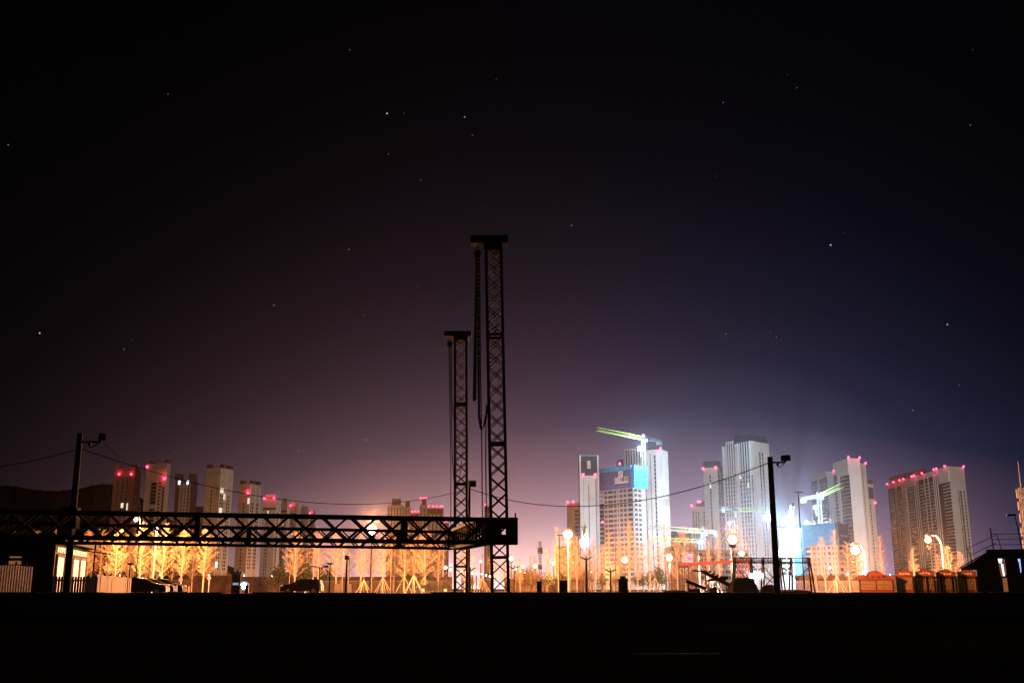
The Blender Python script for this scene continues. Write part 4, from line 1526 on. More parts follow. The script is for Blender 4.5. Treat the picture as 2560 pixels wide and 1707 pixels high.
T = Tower('white slab tower block with stepped roof right of the cranes, left wing', [(2027, 1204, 945), (2066, 1180, 900), (2084, 1179, 905)], 'white')
balcony_tower(T, 0, [(.06, .42), (.56, .94)], [.48, .52])
T.beacons([.95], power=1.6, i=1)
T = Tower('white slab tower block with stepped roof right of the cranes, tall right wing', [(2083, 1172, 905), (2120, 1147, 868), (2149, 1146, 872)], 'white')
balcony_tower(T, 0, [(.05, .22), (.46, .95)], [.26, .34, .40], z1=T.H - 14)
T.slab(0, .40, 1.0, T.H - 14, T.H - .2, .6).build('parapet_band', M['cream'], T.t)
T.beacons([.0, .95], power=1.8, i=1)
T = Tower('narrow pale wing joined to the tall slab tower block', [(2150, 1160, 880), (2164, 1160, 890)], 'white', back=10)
T.strip(0, .3, .34, m='facade', spandrel=False); T.beacons([.85], power=1.0)
T = Tower('plain pale tower with one dotted window line and dark top notch', [(2169, 1211, 905), (2183, 1211, 915)], 'white')
T.slab(0, .05, .9, T.H - 13, T.H - 3, .3).build('crown_block', M['crown'], T.t); T.slab(0, .0, .9, T.H, T.H + 4, -6).build('crown_block', M['crown'], T.t)
T.strip(0, .16, .28, z1=T.H - 18, gap=.3); T.beacons([.98], zpy(1256, 905), power=.8)

T = Tower('big dark balcony block with a white end wall and red roof lights', [(2220, 1226, 1115), (2372, 1169, 940), (2410, 1168, 950)], 'white')
balcony_tower(T, 0, [(.02, .11), (.19, .26), (.36, .45), (.56, .62), (.655, .685), (.70, .76), (.90, 1.0)], [.14, .165, .47, .50, .53, .635, .695, .775, .80, .83], dark=(0, .995))
T.slab(0, .27, .34, 0, T.H - 6, 1.4).build('pale_band', M['cream'], T.t)
T.slab(0, .86, 1.0, T.H - 14, T.H - .1, 1.3).build('parapet_band', M['cream'], T.t)
T.slab(0, .30, .50, T.H - 9, T.H - 1, 1.3).build('parapet_band', M['cream'], T.t)
T.slab(0, .05, .28, T.H + .1, T.H + 7, -5).build('crown_block', M['crown'], T.t)
T.slab(0, .36, .60, T.H + .1, T.H + 6, -5).build('crown_block', M['crown'], T.t)
T.beacons([.02, .14, .25, .32, .46, .50, .63, .81, .85, .97], power=1.5, out=1.6)
T.beacons([.93], i=1, power=1.2)
T.strip(1, .46, .50, z1=T.H - 22, gap=.06); T.strip(1, .58, .66, z1=T.H - 22, gap=.05); T.strip(1, .80, .87, z1=T.H - 22, gap=.28)

# --- the blue-netted tower under construction, with its sign
corner = (1580.5, 1163, 640)
T = Tower('half-built concrete tower wrapped in blue netting at the top, with a company sign', [(1508, 1172, 662), (1580.5, 1163, 640), (1613, 1168, 652)], 'concrete',
          'construction_tower', cat='construction tower', group='buildings under construction')
zn = zpy(1218, 640)
for i, m_, nm in ((0, 'net_dark', 'safety_net'), (1, 'net', 'safety_net')):
    o = T.slab(i, -.09 if i == 0 else 0, 1.0 if i == 0 else 1.06, zn, T.H, 1.2).build(nm, M[m_], T.t)
o = T.slab(0, -.09, 1.0, T.H - 2.6, T.H - .2, 1.35).build('edge_band', M['net_light'], T.t)
o = T.slab(1, 0, 1.06, T.H - 3.4, T.H - .2, 1.32).build('edge_band', M['net_light'], T.t)
sc = MB()
for i in (0, 1):
    a, d, n, L = T.edge(i)
    for q in range(int(L / 1.4)):
        p = a + d * (q * 1.4) + n * .8
        sc.bar(p + Vector((0, 0, T.H)), p + Vector((rt.uniform(-.6, .6), 0, T.H + rt.uniform(.8, 3.4))), .12)
sc.build('scaffold_poles', M['crane_grey'], T.t)
cols0 = [(.03, .12), (.16, .32), (.355, .435), (.48, .51), (.56, .65), (.69, .78), (.83, .985)]
cols1 = [(.11, .31), (.42, .60)]
done = 0
rest = MB()
nfl = int((zn - 3) / FL)
cache = {}
for f in range(nfl):
    zt = zn - .6 - f * FL
    for i, cs in ((0, cols0), (1, cols1)):
        for c0, c1 in cs:
            a, d, n, L = T.edge(i)
            p = a + d * (L * (c0 + c1) / 2) + Vector((0, 0, zt - .95))
            rz = math.atan2(d.y, d.x)
            w_ = L * (c1 - c0)
            if done < 99:
                key = (i, c0)
                if key not in cache:
                    cache[key] = MB().box((0, 0, 0), (w_, .24, 1.7)).mesh('window_opening', M['opening'])
                link('window_opening', cache[key], T.t, p, rz)
                done += 1
            else:
                rest.box(p, (w_, .24, 1.7), rz)
rest.build('window_opening', M['opening'], T.t)['kind'] = 'stuff'
bs = MB()
for f in range(nfl):
    T.slab(0, .80, 1.0, zn - 3.2 - f * FL, zn - 2.5 - f * FL, .9, mb=bs)
    T.slab(0, .14, .34, zn - 3.2 - f * FL, zn - 2.5 - f * FL, .9, mb=bs)
    T.slab(1, .0, .36, zn - 3.2 - f * FL, zn - 2.5 - f * FL, .9, mb=bs)
bs.build('balcony_slabs', M['concrete'], T.t)

# the sign
a, d, n, L = T.edge(0)
rz = math.atan2(d.y, d.x)
sgn = thing('company_sign', 'pale company sign with emblem and four dark characters on the netting', 'sign', T.o + a + d * (L * .68) + n * 1.35 + Vector((0, 0, zpy(1199, 645))), rz)
bw = 12.6
bd = MB()
bd.box((0, -.1, 0), (bw, .16, 3.9))
bd.box((-.55, -.1, 1.95 + 1.85), (3.9, .16, 3.7))
bd.build('sign_board', M['board'], sgn)
cu = bpy.data.curves.new('lettering', 'FONT')
cu.body = '三川建设'
cu.size = 3.25
cu.align_x = 'CENTER'
cu.align_y = 'CENTER'
cu.extrude = .04
cu.offset = 0.05
tmp = bpy.data.objects.new('lettering', cu)
col.objects.link(tmp)
dg = bpy.context.evaluated_depsgraph_get()
me = bpy.data.meshes.new_from_object(tmp.evaluated_get(dg))
bpy.data.objects.remove(tmp)
me.materials.clear()
me.materials.append(M['letter'])
le = link('lettering', me, sgn, (0, -.24, 0))
le.rotation_euler = (math.pi / 2, 0, 0)
em = MB()
for s in (1, -1):
    c = Vector((-.55, -.22, 3.8))
    em.bar(c + Vector((s * .30, 0, s * 1.45)), c + Vector((s * 1.05, 0, s * .15)), .1, .42)
    em.bar(c + Vector((s * .95, 0, s * .30)), c + Vector((s * -.05, 0, s * -1.0)), .1, .34)
em.build('emblem', M['letter'], sgn)

# --- right-hand construction block
T = Tower('low half-built block with cyan netting on top, right of the cranes', [(2012, 1314, 610), (2089.5, 1308, 590), (2115, 1311, 604)], 'white',
          'construction_block', cat='construction building', group='buildings under construction')
zn = zpy(1363, 600)
T.slab(0, -.08, 1.0, zn, T.H, 1.0).build('safety_net', M['net_light'], T.t)
T.slab(1, 0, 1.05, zn, T.H, 1.0).build('safety_net', M['net'], T.t)
T.slab(1, .22, .85, T.H - 7.4, T.H - 6.2, 1.1).build('net_banner', M['board'], T.t)
sc = MB()
a, d, n, L = T.edge(0)
for q in range(30):
    p = a + d * (q * L / 30) + n * .5
    sc.bar(p + Vector((0, 0, T.H)), p + Vector((rt.uniform(-.3, .3), rt.uniform(-3, 0), T.H + rt.uniform(.6, 3.6))), .16)
sc.build('scaffold_poles', M['crane_grey'], T.t)
lines = MB()
for q in range(9):
    T.slab(0, -.08, 1.0, zn + q * 1.4, zn + q * 1.4 + .12, 1.06, mb=lines)
lines.build('net_ledgers', M['crane_grey'], T.t)
cache = {}
for f in range(7):
    zt = zn - .7 - f * FL
    for i, cs in ((0, [(-.02, .14), (.20, .30), (.36, .42), (.50, .545), (.565, .61), (.70, .78), (.84, .96)]), (1, [(.15, .45), (.6, .85)])):
        for c0, c1 in cs:
            a, d, n, L = T.edge(i)
            p = a + d * (L * (c0 + c1) / 2) + Vector((0, 0, zt - .9)) + n * .0
            if (i, c0) not in cache:
                cache[(i, c0)] = MB().box((0, 0, 0), (L * (c1 - c0), .3, 1.7)).mesh('window_opening', M['opening'])
            link('window_opening', cache[(i, c0)], T.t, p, math.atan2(d.y, d.x))
T = Tower('pale cyan half-built block left of the netted block, behind the camera pole', [(1947, 1322, 640), (2003, 1320, 630)], 'net_light',
          'construction_block', cat='construction building', group='buildings under construction')
T.slab(0, -.04, .62, 0, zpy(1372, 630), .6).build('concrete_frame', M['white'], T.t)
T.windows(0, [.05, .13, .22, .36, .46], 1.5, 1.7, 6, zpy(1375, 630), 'opening', proud=1.5)
T = Tower('long low white half-built block behind the red conveyor', [(1716, 1384, 560), (1792, 1378, 550), (1872, 1374, 556)], 'white',
          'construction_block', cat='construction building', group='buildings under construction')
dn = T.windows(0, [.12, .24, .38, .5, .64, .76, .88], 1.4, 1.7, 2, T.H - 1, 'facade', limit=50)
T.windows(1, [.08, .16, .28, .36, .5, .6, .7, .82, .92], 1.3, 1.7, 2, T.H - 1, 'facade', done=dn)
T = Tower('blue-netted low building behind the purple billboard', [(1672, 1370, 500), (1736, 1366, 500)], 'net',
          'construction_block', cat='construction building', group='buildings under construction')
T.strip(0, .0, 1.0, z0=T.H - 3, z1=T.H - .3, m='net_light', spandrel=False); T.strip(0, .2, .4, m='net_dark', spandrel=False, z0=2, z1=8); T.strip(0, .6, .9, m='net_dark', spandrel=False, z0=2, z1=8)
T = Tower('low pale site building behind the big pale-poled lamp', [(1390, 1364, 420), (1442, 1366, 420)], 'cream', 'site_building', cat='building', group='low site buildings')
T.strip(0, .02, .98, z0=T.H - 1.2, z1=T.H, m='net_light', spandrel=False); T.windows(0, [.2, .4, .6, .8], 1.2, 1.2, 2, T.H - 3)
T = Tower('small glowing yellow-walled building behind the winter trees', [(1527, 1413, 330), (1556, 1413, 330)], 'yellow', 'site_building', back=6, cat='building', group='low site buildings')
T.slab(0, -.03, 1.03, T.H, T.H + .3, .3).build('roof', M['cream'], T.t)

# ------------------------------------------------------------------ tower cranes


def lattice(p, q, w, bay, chord, brace, tri=False):
    p, q = Vector(p), Vector(q)
    m = MB()
    d = (q - p).normalized()
    a, b = m.frame(p, q)
    if tri:
        cs = [a * (w / 2) - b * (w / 2), -a * (w / 2) - b * (w / 2), b * (w / 2)]
    else:
        cs = [a * (w / 2) + b * (w / 2), a * (w / 2) - b * (w / 2), -a * (w / 2) - b * (w / 2), -a * (w / 2) + b * (w / 2)]
    L = (q - p).length
    n = max(1, int(L / bay))
    for c in cs:
        m.bar(p + c, q + c, chord)
    for i in range(n):
        s, e = p + d * (L * i / n), p + d * (L * (i + 1) / n)
        for k_ in range(len(cs)):
            c0, c1 = cs[k_], cs[(k_ + 1) % len(cs)]
            m.bar(s + (c0 if i % 2 else c1), e + (c1 if i % 2 else c0), brace)
    return m


def crane(label, mpx, jpy, Y, tip, cj, flood=None, top_extra=5, mast_m='crane_grey', kw=0, base_py=None):
    root = P(mpx, jpy, Y)
    t = thing('tower_crane', label, 'tower crane', Vector((root.x, Y, 0)), 0, 'tower cranes on the site')
    o = Vector(t.location)
    z = root.z
    lattice((0, 0, 0), (0, 0, z - 2), 1.9, 2.6, .22, .10).build('mast', M[mast_m], t)
    MB().box((0, 0, z - 1.2), (2.6, 2.6, 1.6)).build('slewing_unit', M['crane_grey'], t)
    tp = PZ(tip[0], tip[1], z) if tip[0] is not None else Vector(tip[1])
    cp = PZ(cj[0], cj[1], z)
    tp, cp = tp - o, cp - o
    lattice((0, 0, z), tp, 2.0, 2.2, .26, .13, True).build('jib', M['crane'], t)
    cjm = lattice((0, 0, z), cp, 1.5, 2.2, .22, .12).build('counter_jib', M['crane_grey'], t)
    dd = (cp - Vector((0, 0, z))).normalized()
    w = MB()
    for q in ((1.0, 2.4, 3.8) if top_extra else (1.0, 2.0)):
        w.box(cp - dd * q + Vector((0, 0, -1.4)), (1.1, 2.0, 2.4), math.atan2(dd.y, dd.x))
    w.build('counterweight', M['crane_grey'], t)
    MB().box((1.6, -1.4, z - 1.6), (1.5, 1.8, 2.0)).build('cab', M['crane_grey'], t)
    if top_extra:
        MB().box((0, 0, z + 1.3), (1.8, 1.8, 2.2)).build('machine_house', M['crane_grey'], t)
    return t


def flood(label, px, py, Y, r, kw, dy=-6.0):
    c = P(px, py, Y)
    t = thing('floodlight', label, 'floodlight', c, 0, 'white construction floodlights')
    MB().box((0, .5, 0), (r * 2.2, .4, r * 1.6)).build('housing', M['crane_grey'], t)
    MB().bar((0, .6, -r), (0, .6, -r - 3.5), .25).build('bracket', M['crane_grey'], t)
    gl = MB().sphere((0, 0, 0), r * 1.15, 18, 12, .9).build('lens', M['globe_w'], t, smooth=True)  # shell added to show the flood's glare as a blue-white corona
    MB().sphere((0, 0, 0), r * .72, 14, 10, .9).build('bulb', M['bulb_w'], gl, smooth=True)
    light('lamp_light', t, (0, dy - r, .3), kw * 600 * FLOOD, WHITE, .2)
    return t


crane('tall flat-top crane with its jib reaching left over the blue-netted tower', 1608, 1095, 652, (1494, 1072), (1653, 1103))
crane('low crane with a green jib crossing just above another, right of the white slab', 1757, 1327, 600, (1624, 1317), (1789, 1331))
crane('lower crane with a faint green jib beneath the other green one', 1742, 1351, 680, (1626, 1347), (1770, 1353), top_extra=0)
crane('crane with a level green jib before the widest white tower', 1838, 1274, 700, (1938, 1275), (1801, 1269))
crane('crane above the cyan-netted block with its green jib rising to the right', 2047, 1239, 622, (2103, 1213), (2004, 1247))
crane('crane hidden by glare beside the brightest white floodlight', 1974, 1292, 650, (1981, 1258), (1968, 1306), top_extra=0)
crane('crane with its jib pointing at the camera above the left white floodlight', 1461, 1343, 610, (1461, 1312), (1460, 1356), top_extra=0)
o = P(1350, 1352, 900)
t = thing('tower_crane', 'distant thin white crane mast in the gap right of the tall mast', 'tower crane', Vector((o.x, 900, 0)), 0, 'tower cranes on the site')
lattice((0, 0, 0), (0, 0, o.z), 1.8, 2.6, .5, .3).build('mast', M['crane_grey'], t)
MB().box((0, 0, o.z - 8), (4.2, 4.2, 5)).build('slewing_unit', M['crane_grey'], t)
MB().box((0, 0, o.z - 22), (3.4, 3.4, 4)).build('climbing_frame', M['crane_grey'], t)

flood('white floodlight high on the tall crane over the blue-netted tower', 1601, 1121, 648, 1.7, 170)
flood('dazzling white floodlight above the bare trees right of the big pale-poled lamp', 1461.5, 1356, 604, 2.4, 110)
flood('small white floodlight on the low green crane', 1748, 1354, 597, 1.0, 60)
flood('big white floodlight behind the camera pole', 1920, 1294, 640, 2.4, 330)
flood('brightest white floodlight between the camera pole and the flat-headed lamp', 1969, 1304, 636, 3.0, 450)
flood('small white floodlight beside the green crane cab on the widest tower', 1824, 1307, 690, 1.0, 60)
flood('white floodlight on the crane over the cyan-netted block', 2040, 1268, 618, 1.5, 50)
f = P(1890, 1438, 128)
t = thing('floodlight', 'large dazzling white work light low behind the dark heap', 'floodlight', Vector((f.x, 128, 0)), 0, 'white construction floodlights')
MB().tube((0, .3, 0), (0, .3, f.z), .06).build('stand', M['black'], t)
MB().box((0, .25, f.z), (2.2, .12, 1.0)).build('housing', M['black'], t)
for k_ in (-.62, 0, .62):
    MB().sphere((k_, 0, f.z), .30, 12, 8).build('lens', M['bulb_w'], t, smooth=True)
light('lamp_light', t, (0, -.7, f.z), 45000, (.75, .85, 1.0), .3)
light('lamp_light', t, (0, 1.0, f.z + .3), 45000, (.75, .85, 1.0), .3)

# ------------------------------------------------------------------ billboards
for (x0, x1, y0, y1, Y, lab, marks) in ((1705.5, 1734.5, 1381, 1407, 330, 'purple lit billboard with white panels above the red conveyor', 1), (1353, 1374, 1431, 1441, 300, 'small purple lit sign low beyond the distant lamps', 0)):
    a, b = P(x0, y0, Y), P(x1, y1, Y)
    t = thing('billboard', lab, 'billboard', Vector(((a.x + b.x) / 2, Y, 0)), 0, 'purple billboards')
    W, Z0, Z1 = b.x - a.x, b.z, a.z
    MB().box((0, 0, (Z0 + Z1) / 2), (W, .4, Z1 - Z0)).build('screen', M['purple'], t)
    for s in (-1, 1):
        MB().box((s * W * .3, .3, Z0 / 2), (.2, .2, Z0)).build('post', M['fence'], t)
    mk = MB()
    h_ = Z1 - Z0
    if marks:
        mk.box((-.02 * W, -.25, Z0 + h_ * .5), (.03 * W, .1, h_))
        for (cx, cz, ww, hh) in ((.22, .82, .46, .12), (.22, .70, .40, .08), (-.28, .60, .30, .06), (-.28, .50, .24, .06), (-.28, .36, .36, .07), (-.30, .14, .40, .10), (.22, .56, .40, .04), (.36, .32, .10, .28), (.24, .12, .42, .10)):
            mk.box((cx * W, -.25, Z0 + h_ * cz), (ww * W, .1, hh * h_))
        mk.bar((-.48 * W, -.25, Z0 + h_ * .96), (.02 * W, -.25, Z0 + h_ * .62), .1, .05 * h_)
        mk.bar((.04 * W, -.25, Z0 + h_ * .16), (.30 * W, -.25, Z0 + h_ * .52), .1, .05 * h_)
        for q in range(7):
            mk.box(((.04 + q * .065) * W, -.25, Z0 + h_ * (.76 + .02 * (q % 3))), (.035 * W, .12, .16 * h_))
    else:
        for q in range(6):
            mk.box(((-.42 + q * .16) * W, -.25, Z0 + h_ * (.35 + .12 * (q % 3))), (.09 * W, .1, .35 * h_))
    mk.build('lettering', M['pink'], t)

# traffic signal
a = P(1746, 1380, 140)
t = thing('traffic_signal', 'yellow-lit pole with two dark signal heads right of the purple billboard', 'traffic signal', Vector((a.x, 140, 0)))
MB().tube((0, 0, 0), (0, 0, a.z), .12, .09, 8).build('pole', M['pale_pole'], t)
for py in (1385.5, 1403):
    MB().box((.18, -.2, P(1747, py, 140).z), (.24, .3, .42)).build('signal_head', M['black'], t)

# ------------------------------------------------------------------ conveyor plant, right
YC = 126.0


def pc(px, py, Y=YC):
    return P(px, py, Y)


t = thing('red_conveyor', 'long red enclosed conveyor sloping gently on a left trestle', 'conveyor', Vector((pc(1790, 1405).x, YC, 0)))
o = Vector(t.location)
MB().bar(pc(1701, 1410.5) - o, pc(1876, 1400) - o, .6, .30).build('gallery', M['rust'], t)
MB().bar(pc(1701, 1413.4) - o, pc(1876, 1403.4) - o, .08).build('lower_rail', M['fence'], t)
for px, py in ((1697, 1403), (1704, 1408), (1711, 1404), (1720, 1412), (1845, 1404), (1853.5, 1404), (1862, 1404), (1871, 1404)):
    p = pc(px, py) - o
    MB().bar(p, Vector((p.x, p.y + (.4 if px % 2 else -.4), 0)), .12).build('leg', M['rust'] if px > 1800 else M['fence'], t)
br = MB()
br.bar(pc(1699, 1416) - o, pc(1719, 1416) - o, .2); br.bar(pc(1704, 1447) - o, pc(1720, 1447) - o, .14); br.bar(pc(1697, 1411) - o, pc(1704, 1410) - o, .14)
for s in range(18):
    p = pc(1706 + s * 9.4, 1410.0 - s * .58) - o
    br.bar(p + Vector((0, -.26, -.12)), p + Vector((0, -.26, -.25)), .06)
br.build('braces', M['fence'], t)

YF = 100.0
t = thing('conveyor_frame', 'long dark trestle frame with handrails and crossed braces', 'steel frame', Vector((pc(1930, 1400, YF).x, YF, 0)))
o = Vector(t.location)
rl = MB()
for y_, w_ in ((1394.6, .10), (1399, .06), (1403.6, .13), (1407, .08)):
    rl.bar(pc(1836, y_, YF) - o, pc(2022, y_ + .4, YF) - o, w_)
for q in range(26):
    px = 1837 + q * 7.4
    rl.bar(pc(px, 1394.6, YF) - o, pc(px, 1404, YF) - o, .04)
rl.build('handrail', M['black'], t)
legs = [(1836, 1833), (1876, 1882), (1907, 1906), (1949, 1960), (1978, 1976), (2021, 2033)]
for p0, p1 in legs:
    for dy in (-.6, .6):
        q0, q1 = pc(p0, 1392, YF) - o, pc(p1, 1474, YF) - o
        MB().bar(Vector((q0.x, dy * .4, q0.z)), Vector((q1.x, dy, 0)), .14).build('leg', M['black'], t)
br = MB()
for (x0, y0, x1, y1) in ((1880, 1414, 1895, 1427), (1895, 1427, 1907, 1414), (1908, 1414, 1940, 1452), (1946, 1426, 1910, 1468), (1952, 1414, 1998, 1452), (1976, 1416, 1946, 1444), (2022, 1416, 1990, 1450), (1838, 1414, 1866, 1445), (1910, 1438, 1930, 1455), (1930, 1455, 1944, 1446)):
    br.bar(pc(x0, y0, YF) - o, pc(x1, y1, YF) - o, .07)
br.build('braces', M['black'], t)

YV = 97.0
t = thing('belt_conveyor', 'dark inclined belt conveyor dropping to the heap on the right', 'conveyor', Vector((pc(1775, 1440, YV).x, YV, 0)), 0, 'inclined belt conveyors')
o = Vector(t.location)
b = MB()
b.bar(pc(1730, 1425, YV) - o, pc(1760, 1428.5, YV) - o, .5, .12); b.bar(pc(1758, 1428, YV) - o, pc(1827, 1464, YV) - o, .6, .30)
b.build('belt', M['black'], t)
for px, y0 in ((1763, 1430), (1799, 1449), (1816, 1458)):
    p = pc(px, y0, YV) - o
    MB().bar(p, Vector((p.x, p.y, 0)), .09).build('leg', M['black'], t)
m = MB()
for q in range(5):
    p = pc(1775 + q * 9, 1434 + q * 4.8, YV) - o
    m.box(p + Vector((0, 0, .18)), (.22, .4, .18))
m.box(pc(1810, 1450, YV) - o + Vector((0, 0, .22)), (.7, .6, .32))
m.build('rollers', M['black'], t)
t = thing('belt_conveyor', 'low short belt conveyor under the red trestle', 'conveyor', Vector((pc(1736, 1460, YV).x, YV, 0)), 0, 'inclined belt conveyors')
o = Vector(t.location)
MB().bar(pc(1713, 1451, YV) - o, pc(1762, 1470, YV) - o, .8, .25).build('belt', M['black'], t)
for px, y0 in ((1720, 1455), (1740, 1463)):
    p = pc(px, y0, YV) - o
    MB().bar(p, Vector((p.x, p.y, 0)), .1).build('leg', M['black'], t)
t = thing('site_shed', 'little open shed with a pitched roof under the inclined conveyor', 'shed', Vector((pc(1780, 1470, 99).x, 99, 0)))
o = Vector(t.location)
z = pc(1780, 1452, 99).z
MB().prism([(-.50, z), (.50, z), (.36, z + .16), (0, z + .26), (-.36, z + .16)], -.5, .5).build('roof', M['black'], t)
for sx in (-.38, .36):
    for sy in (-.4, .4):
        MB().box((sx, sy, z / 2), (.09, .09, z)).build('post', M['black'], t)
MB().box((.1, .1, .3), (.7, .6, .6)).build('hopper', M['brownwall'], t)
for (x0, x1, y0, lab) in ((1720, 1751, 1471, 'low brown timber hoarding under the conveyors'), (1783, 1792, 1466, 'dark drum beside the little site shed')):
    a, b = P(x0, y0, 96), P(x1, y0, 96)
    m = MB()
    if 'drum' in lab:
        m.tube((0, 0, 0), (0, 0, a.z), (b.x - a.x) / 2, None, 14)
        m.tube((0, 0, a.z * .5), (0, 0, a.z * .55), (b.x - a.x) / 2 * 1.05, None, 14)
        tag(m.build('drum', M['black'], None, Vector((0, 0, 0))), lab, 'drum')
    else:
        for q in range(12):
            m.box(((q - 5.5) * (b.x - a.x) / 12, 0, a.z / 2), ((b.x - a.x) / 12 * .92, .05, a.z))
        tag(m.build('hoarding', M['brownwall'], None, Vector((0, 0, 0))), lab, 'hoarding')
    col.objects[-1].location = ((a.x + b.x) / 2, 96, 0)


def heap(label, px, Y, w, hgt, seed, m='soil'):
    r = random.Random(seed)
    mb = MB()
    nu, nv = 36, 12
    vs = []
    ph = [r.uniform(0, 6.28) for _ in range(6)]
    for j in range(nv + 1):
        f = j / nv
        for i in range(nu):
            a = 2 * math.pi * i / nu
            k_ = 1 + .12 * math.sin(3 * a + ph[0]) + .08 * math.sin(5 * a + ph[1]) + .05 * math.sin(9 * a + ph[2] + 4 * f)
            rad = w / 2 * math.cos(f * math.pi / 2) ** .55 * k_
            z_ = hgt * math.sin(f * math.pi / 2) ** .9 * (1 + .05 * math.sin(4 * a + ph[3]) + .03 * r.uniform(-1, 1))
            vs.append((rad * math.cos(a), rad * .7 * math.sin(a), z_))
    fs = [(j * nu + i, j * nu + (i + 1) % nu, (j + 1) * nu + (i + 1) % nu, (j + 1) * nu + i) for j in range(nv) for i in range(nu)]
    mb.add(vs, fs)
    o = mb.build('soil_heap', M[m])
    o.location = G(px, Y)
    tag(o, label, 'heap', 'dark heaps of soil')
    return o


heap('tall black heap in front of the dazzling work light', 1855, 92, 2.5, 1.38, 4)
heap('lower black heap left of the camera pole foot', 1924, 94, 1.7, .82, 9)
heap('long flat black heap of debris right of the camera pole', 1985, 95, 3.0, .42, 12)
heap('low black heap below the left conveyor trestle', 1690, 90, 2.4, .38, 14)

# ------------------------------------------------------------------ stalls with arched signs


def stall(label, x0, x1, y_top, y_arch, Y, style, seed):
    a, b = P(x0, y_top, Y), P(x1, y_top, Y)
    W, Z = b.x - a.x, a.z
    t = thing('market_stall', label, 'stall', Vector(((a.x + b.x) / 2, Y, 0)), -math.atan2((a.x + b.x) / 2, Y), 'wooden market stalls')
    W *= math.cos(t.rotation_euler.z)
    w = MB()
    w.box((0, .9, Z / 2), (W * .96, 1.6, Z))
    w.build('body', M['stallred'], t)
    zs = Z * .97
    ns = 2 if style == 'wide' else 1
    for k_ in range(ns):
        sm = MB()
        c = (k_ - (ns - 1) / 2) * W * .48
        sw = W * .45 if ns == 2 else W * .84
        z0, z1 = .36, Z * .74
        n = 7
        for q in range(n):
            zz = z0 + (z1 - z0) * q / n
            hh = (z1 - z0) / n
            sm.add([(c - sw / 2, .09, zz), (c + sw / 2, .09, zz), (c + sw / 2, -.06, zz + hh * .5), (c - sw / 2, -.06, zz + hh * .5), (c + sw / 2, .09, zz + hh), (c - sw / 2, .09, zz + hh)],
                   [(0, 1, 2, 3), (3, 2, 4, 5)])
        sm.build('shutter', M['shutter'], t)
    sk = MB()
    for q in range(int(W / .14)):
        sk.box((-W * .46 + q * .14, .06, .17), (.09, .05, .34))
    sk.build('skirt', M['stallred'], t)
    for s in (-1, 1):
        MB().box((s * W * .485, .04, Z * .4), (.10, .12, Z * .8)).build('post', M['black'], t)
    # arched sign board
    za = P(x0, y_arch, Y).z
    hw = W * .5
    if style == 'wide':
        out = [(-hw, Z * .78), (hw, Z * .78), (hw * 1.02, Z * .97), (hw * .55, Z * .99)]
        out += [(hw * .48 * math.cos(q) - hw * .04, Z * .99 + (za - Z * .99) * math.sin(q)) for q in [i * math.pi / 10 for i in range(1, 10)]]
        out += [(-hw * .58, Z * .99), (-hw * 1.02, Z * .97)]
    else:
        out = [(-hw * .92, Z * .78), (hw * .92, Z * .78), (hw, Z * .86), (hw * .96, Z * .95), (hw * .62, Z * .985)]
        out += [(hw * .46 * math.cos(q), Z + (za - Z) * math.sin(q)) for q in [i * math.pi / 8 for i in range(1, 8)]]
        out += [(-hw * .62, Z * .985), (-hw * .96, Z * .95), (-hw, Z * .86)]
    sg = MB()
    sg.prism(out, -.16, -.06)
    sg = sg.build('sign_board', M['stallred'], t)
    r = random.Random(seed)
    mk = MB()
    n = 4
    for q in range(n):
        cx = (q - (n - 1) / 2) * hw * .30
        cz = Z * .90
        s_ = hw * .10
        for st in range(5):
            ang = r.choice((0, 0, math.pi / 2, math.pi / 2, .7))
            ox, oz = r.uniform(-.8, .8) * s_, r.uniform(-.8, .8) * s_
            dx, dz = math.cos(ang) * s_ * r.uniform(.5, 1), math.sin(ang) * s_ * r.uniform(.5, 1)
            mk.bar((cx + ox - dx, -.18, cz + oz - dz), (cx + ox + dx, -.18, cz + oz + dz), .03, .045)
    mk.build('lettering', M['board'] if style != 'wide' else M['fence'], sg)
    trim = MB()
    for (x_, z_), (x2, z2) in zip(out[3:-2], out[4:-1]):
        trim.bar((x_, -.12, z_ + .01), (x2, -.12, z2 + .01), .14, .05)
    trim.build('trim', M['black'], sg)
    return t


stall('widest stall with double shutters and a low arched sign, first of the row', 2146, 2232, 1438, 1427, 112, 'wide', 1)
stall('second stall from the left, with one bright shutter and no railing before it', 2239, 2282, 1428, 1422, 112, 'narrow', 2)
stall('stall with a tall round arch behind the railing, third of the row', 2287, 2335, 1427, 1420.5, 112, 'narrow', 3)
stall('fourth stall of the row, behind the middle of the railing', 2339, 2388, 1428, 1422, 112, 'narrow', 4)
stall('last stall on the right, beside the corrugated cabin', 2392, 2440, 1428, 1420, 112, 'narrow', 5)

a, b = G(2290, 70), G(2446, 72)
t = thing('railing', 'dark upright railing standing in front of the three right-hand stalls', 'railing', a, math.atan2(b.y - a.y, b.x - a.x))
L = (b - a).length
z = P(2300, 1440, 70).z
p = MB()
n = int(L / .13)
rr = random.Random(2)
for i in range(n):
    if rr.random() < .9:
        p.box((i * L / n, 0, z / 2), (.032, .032, z))
p.build('bars', M['black'], t)
rl = MB()
for rz in (.12, z * .93, z):
    rl.box((L / 2, .0, rz), (L, .05, .05))
rl.build('rails', M['black'], t)
for i in range(6):
    MB().box((i * L / 5, .05, z / 2), (.10, .10, z * 1.02)).build('post', M['black'], t)

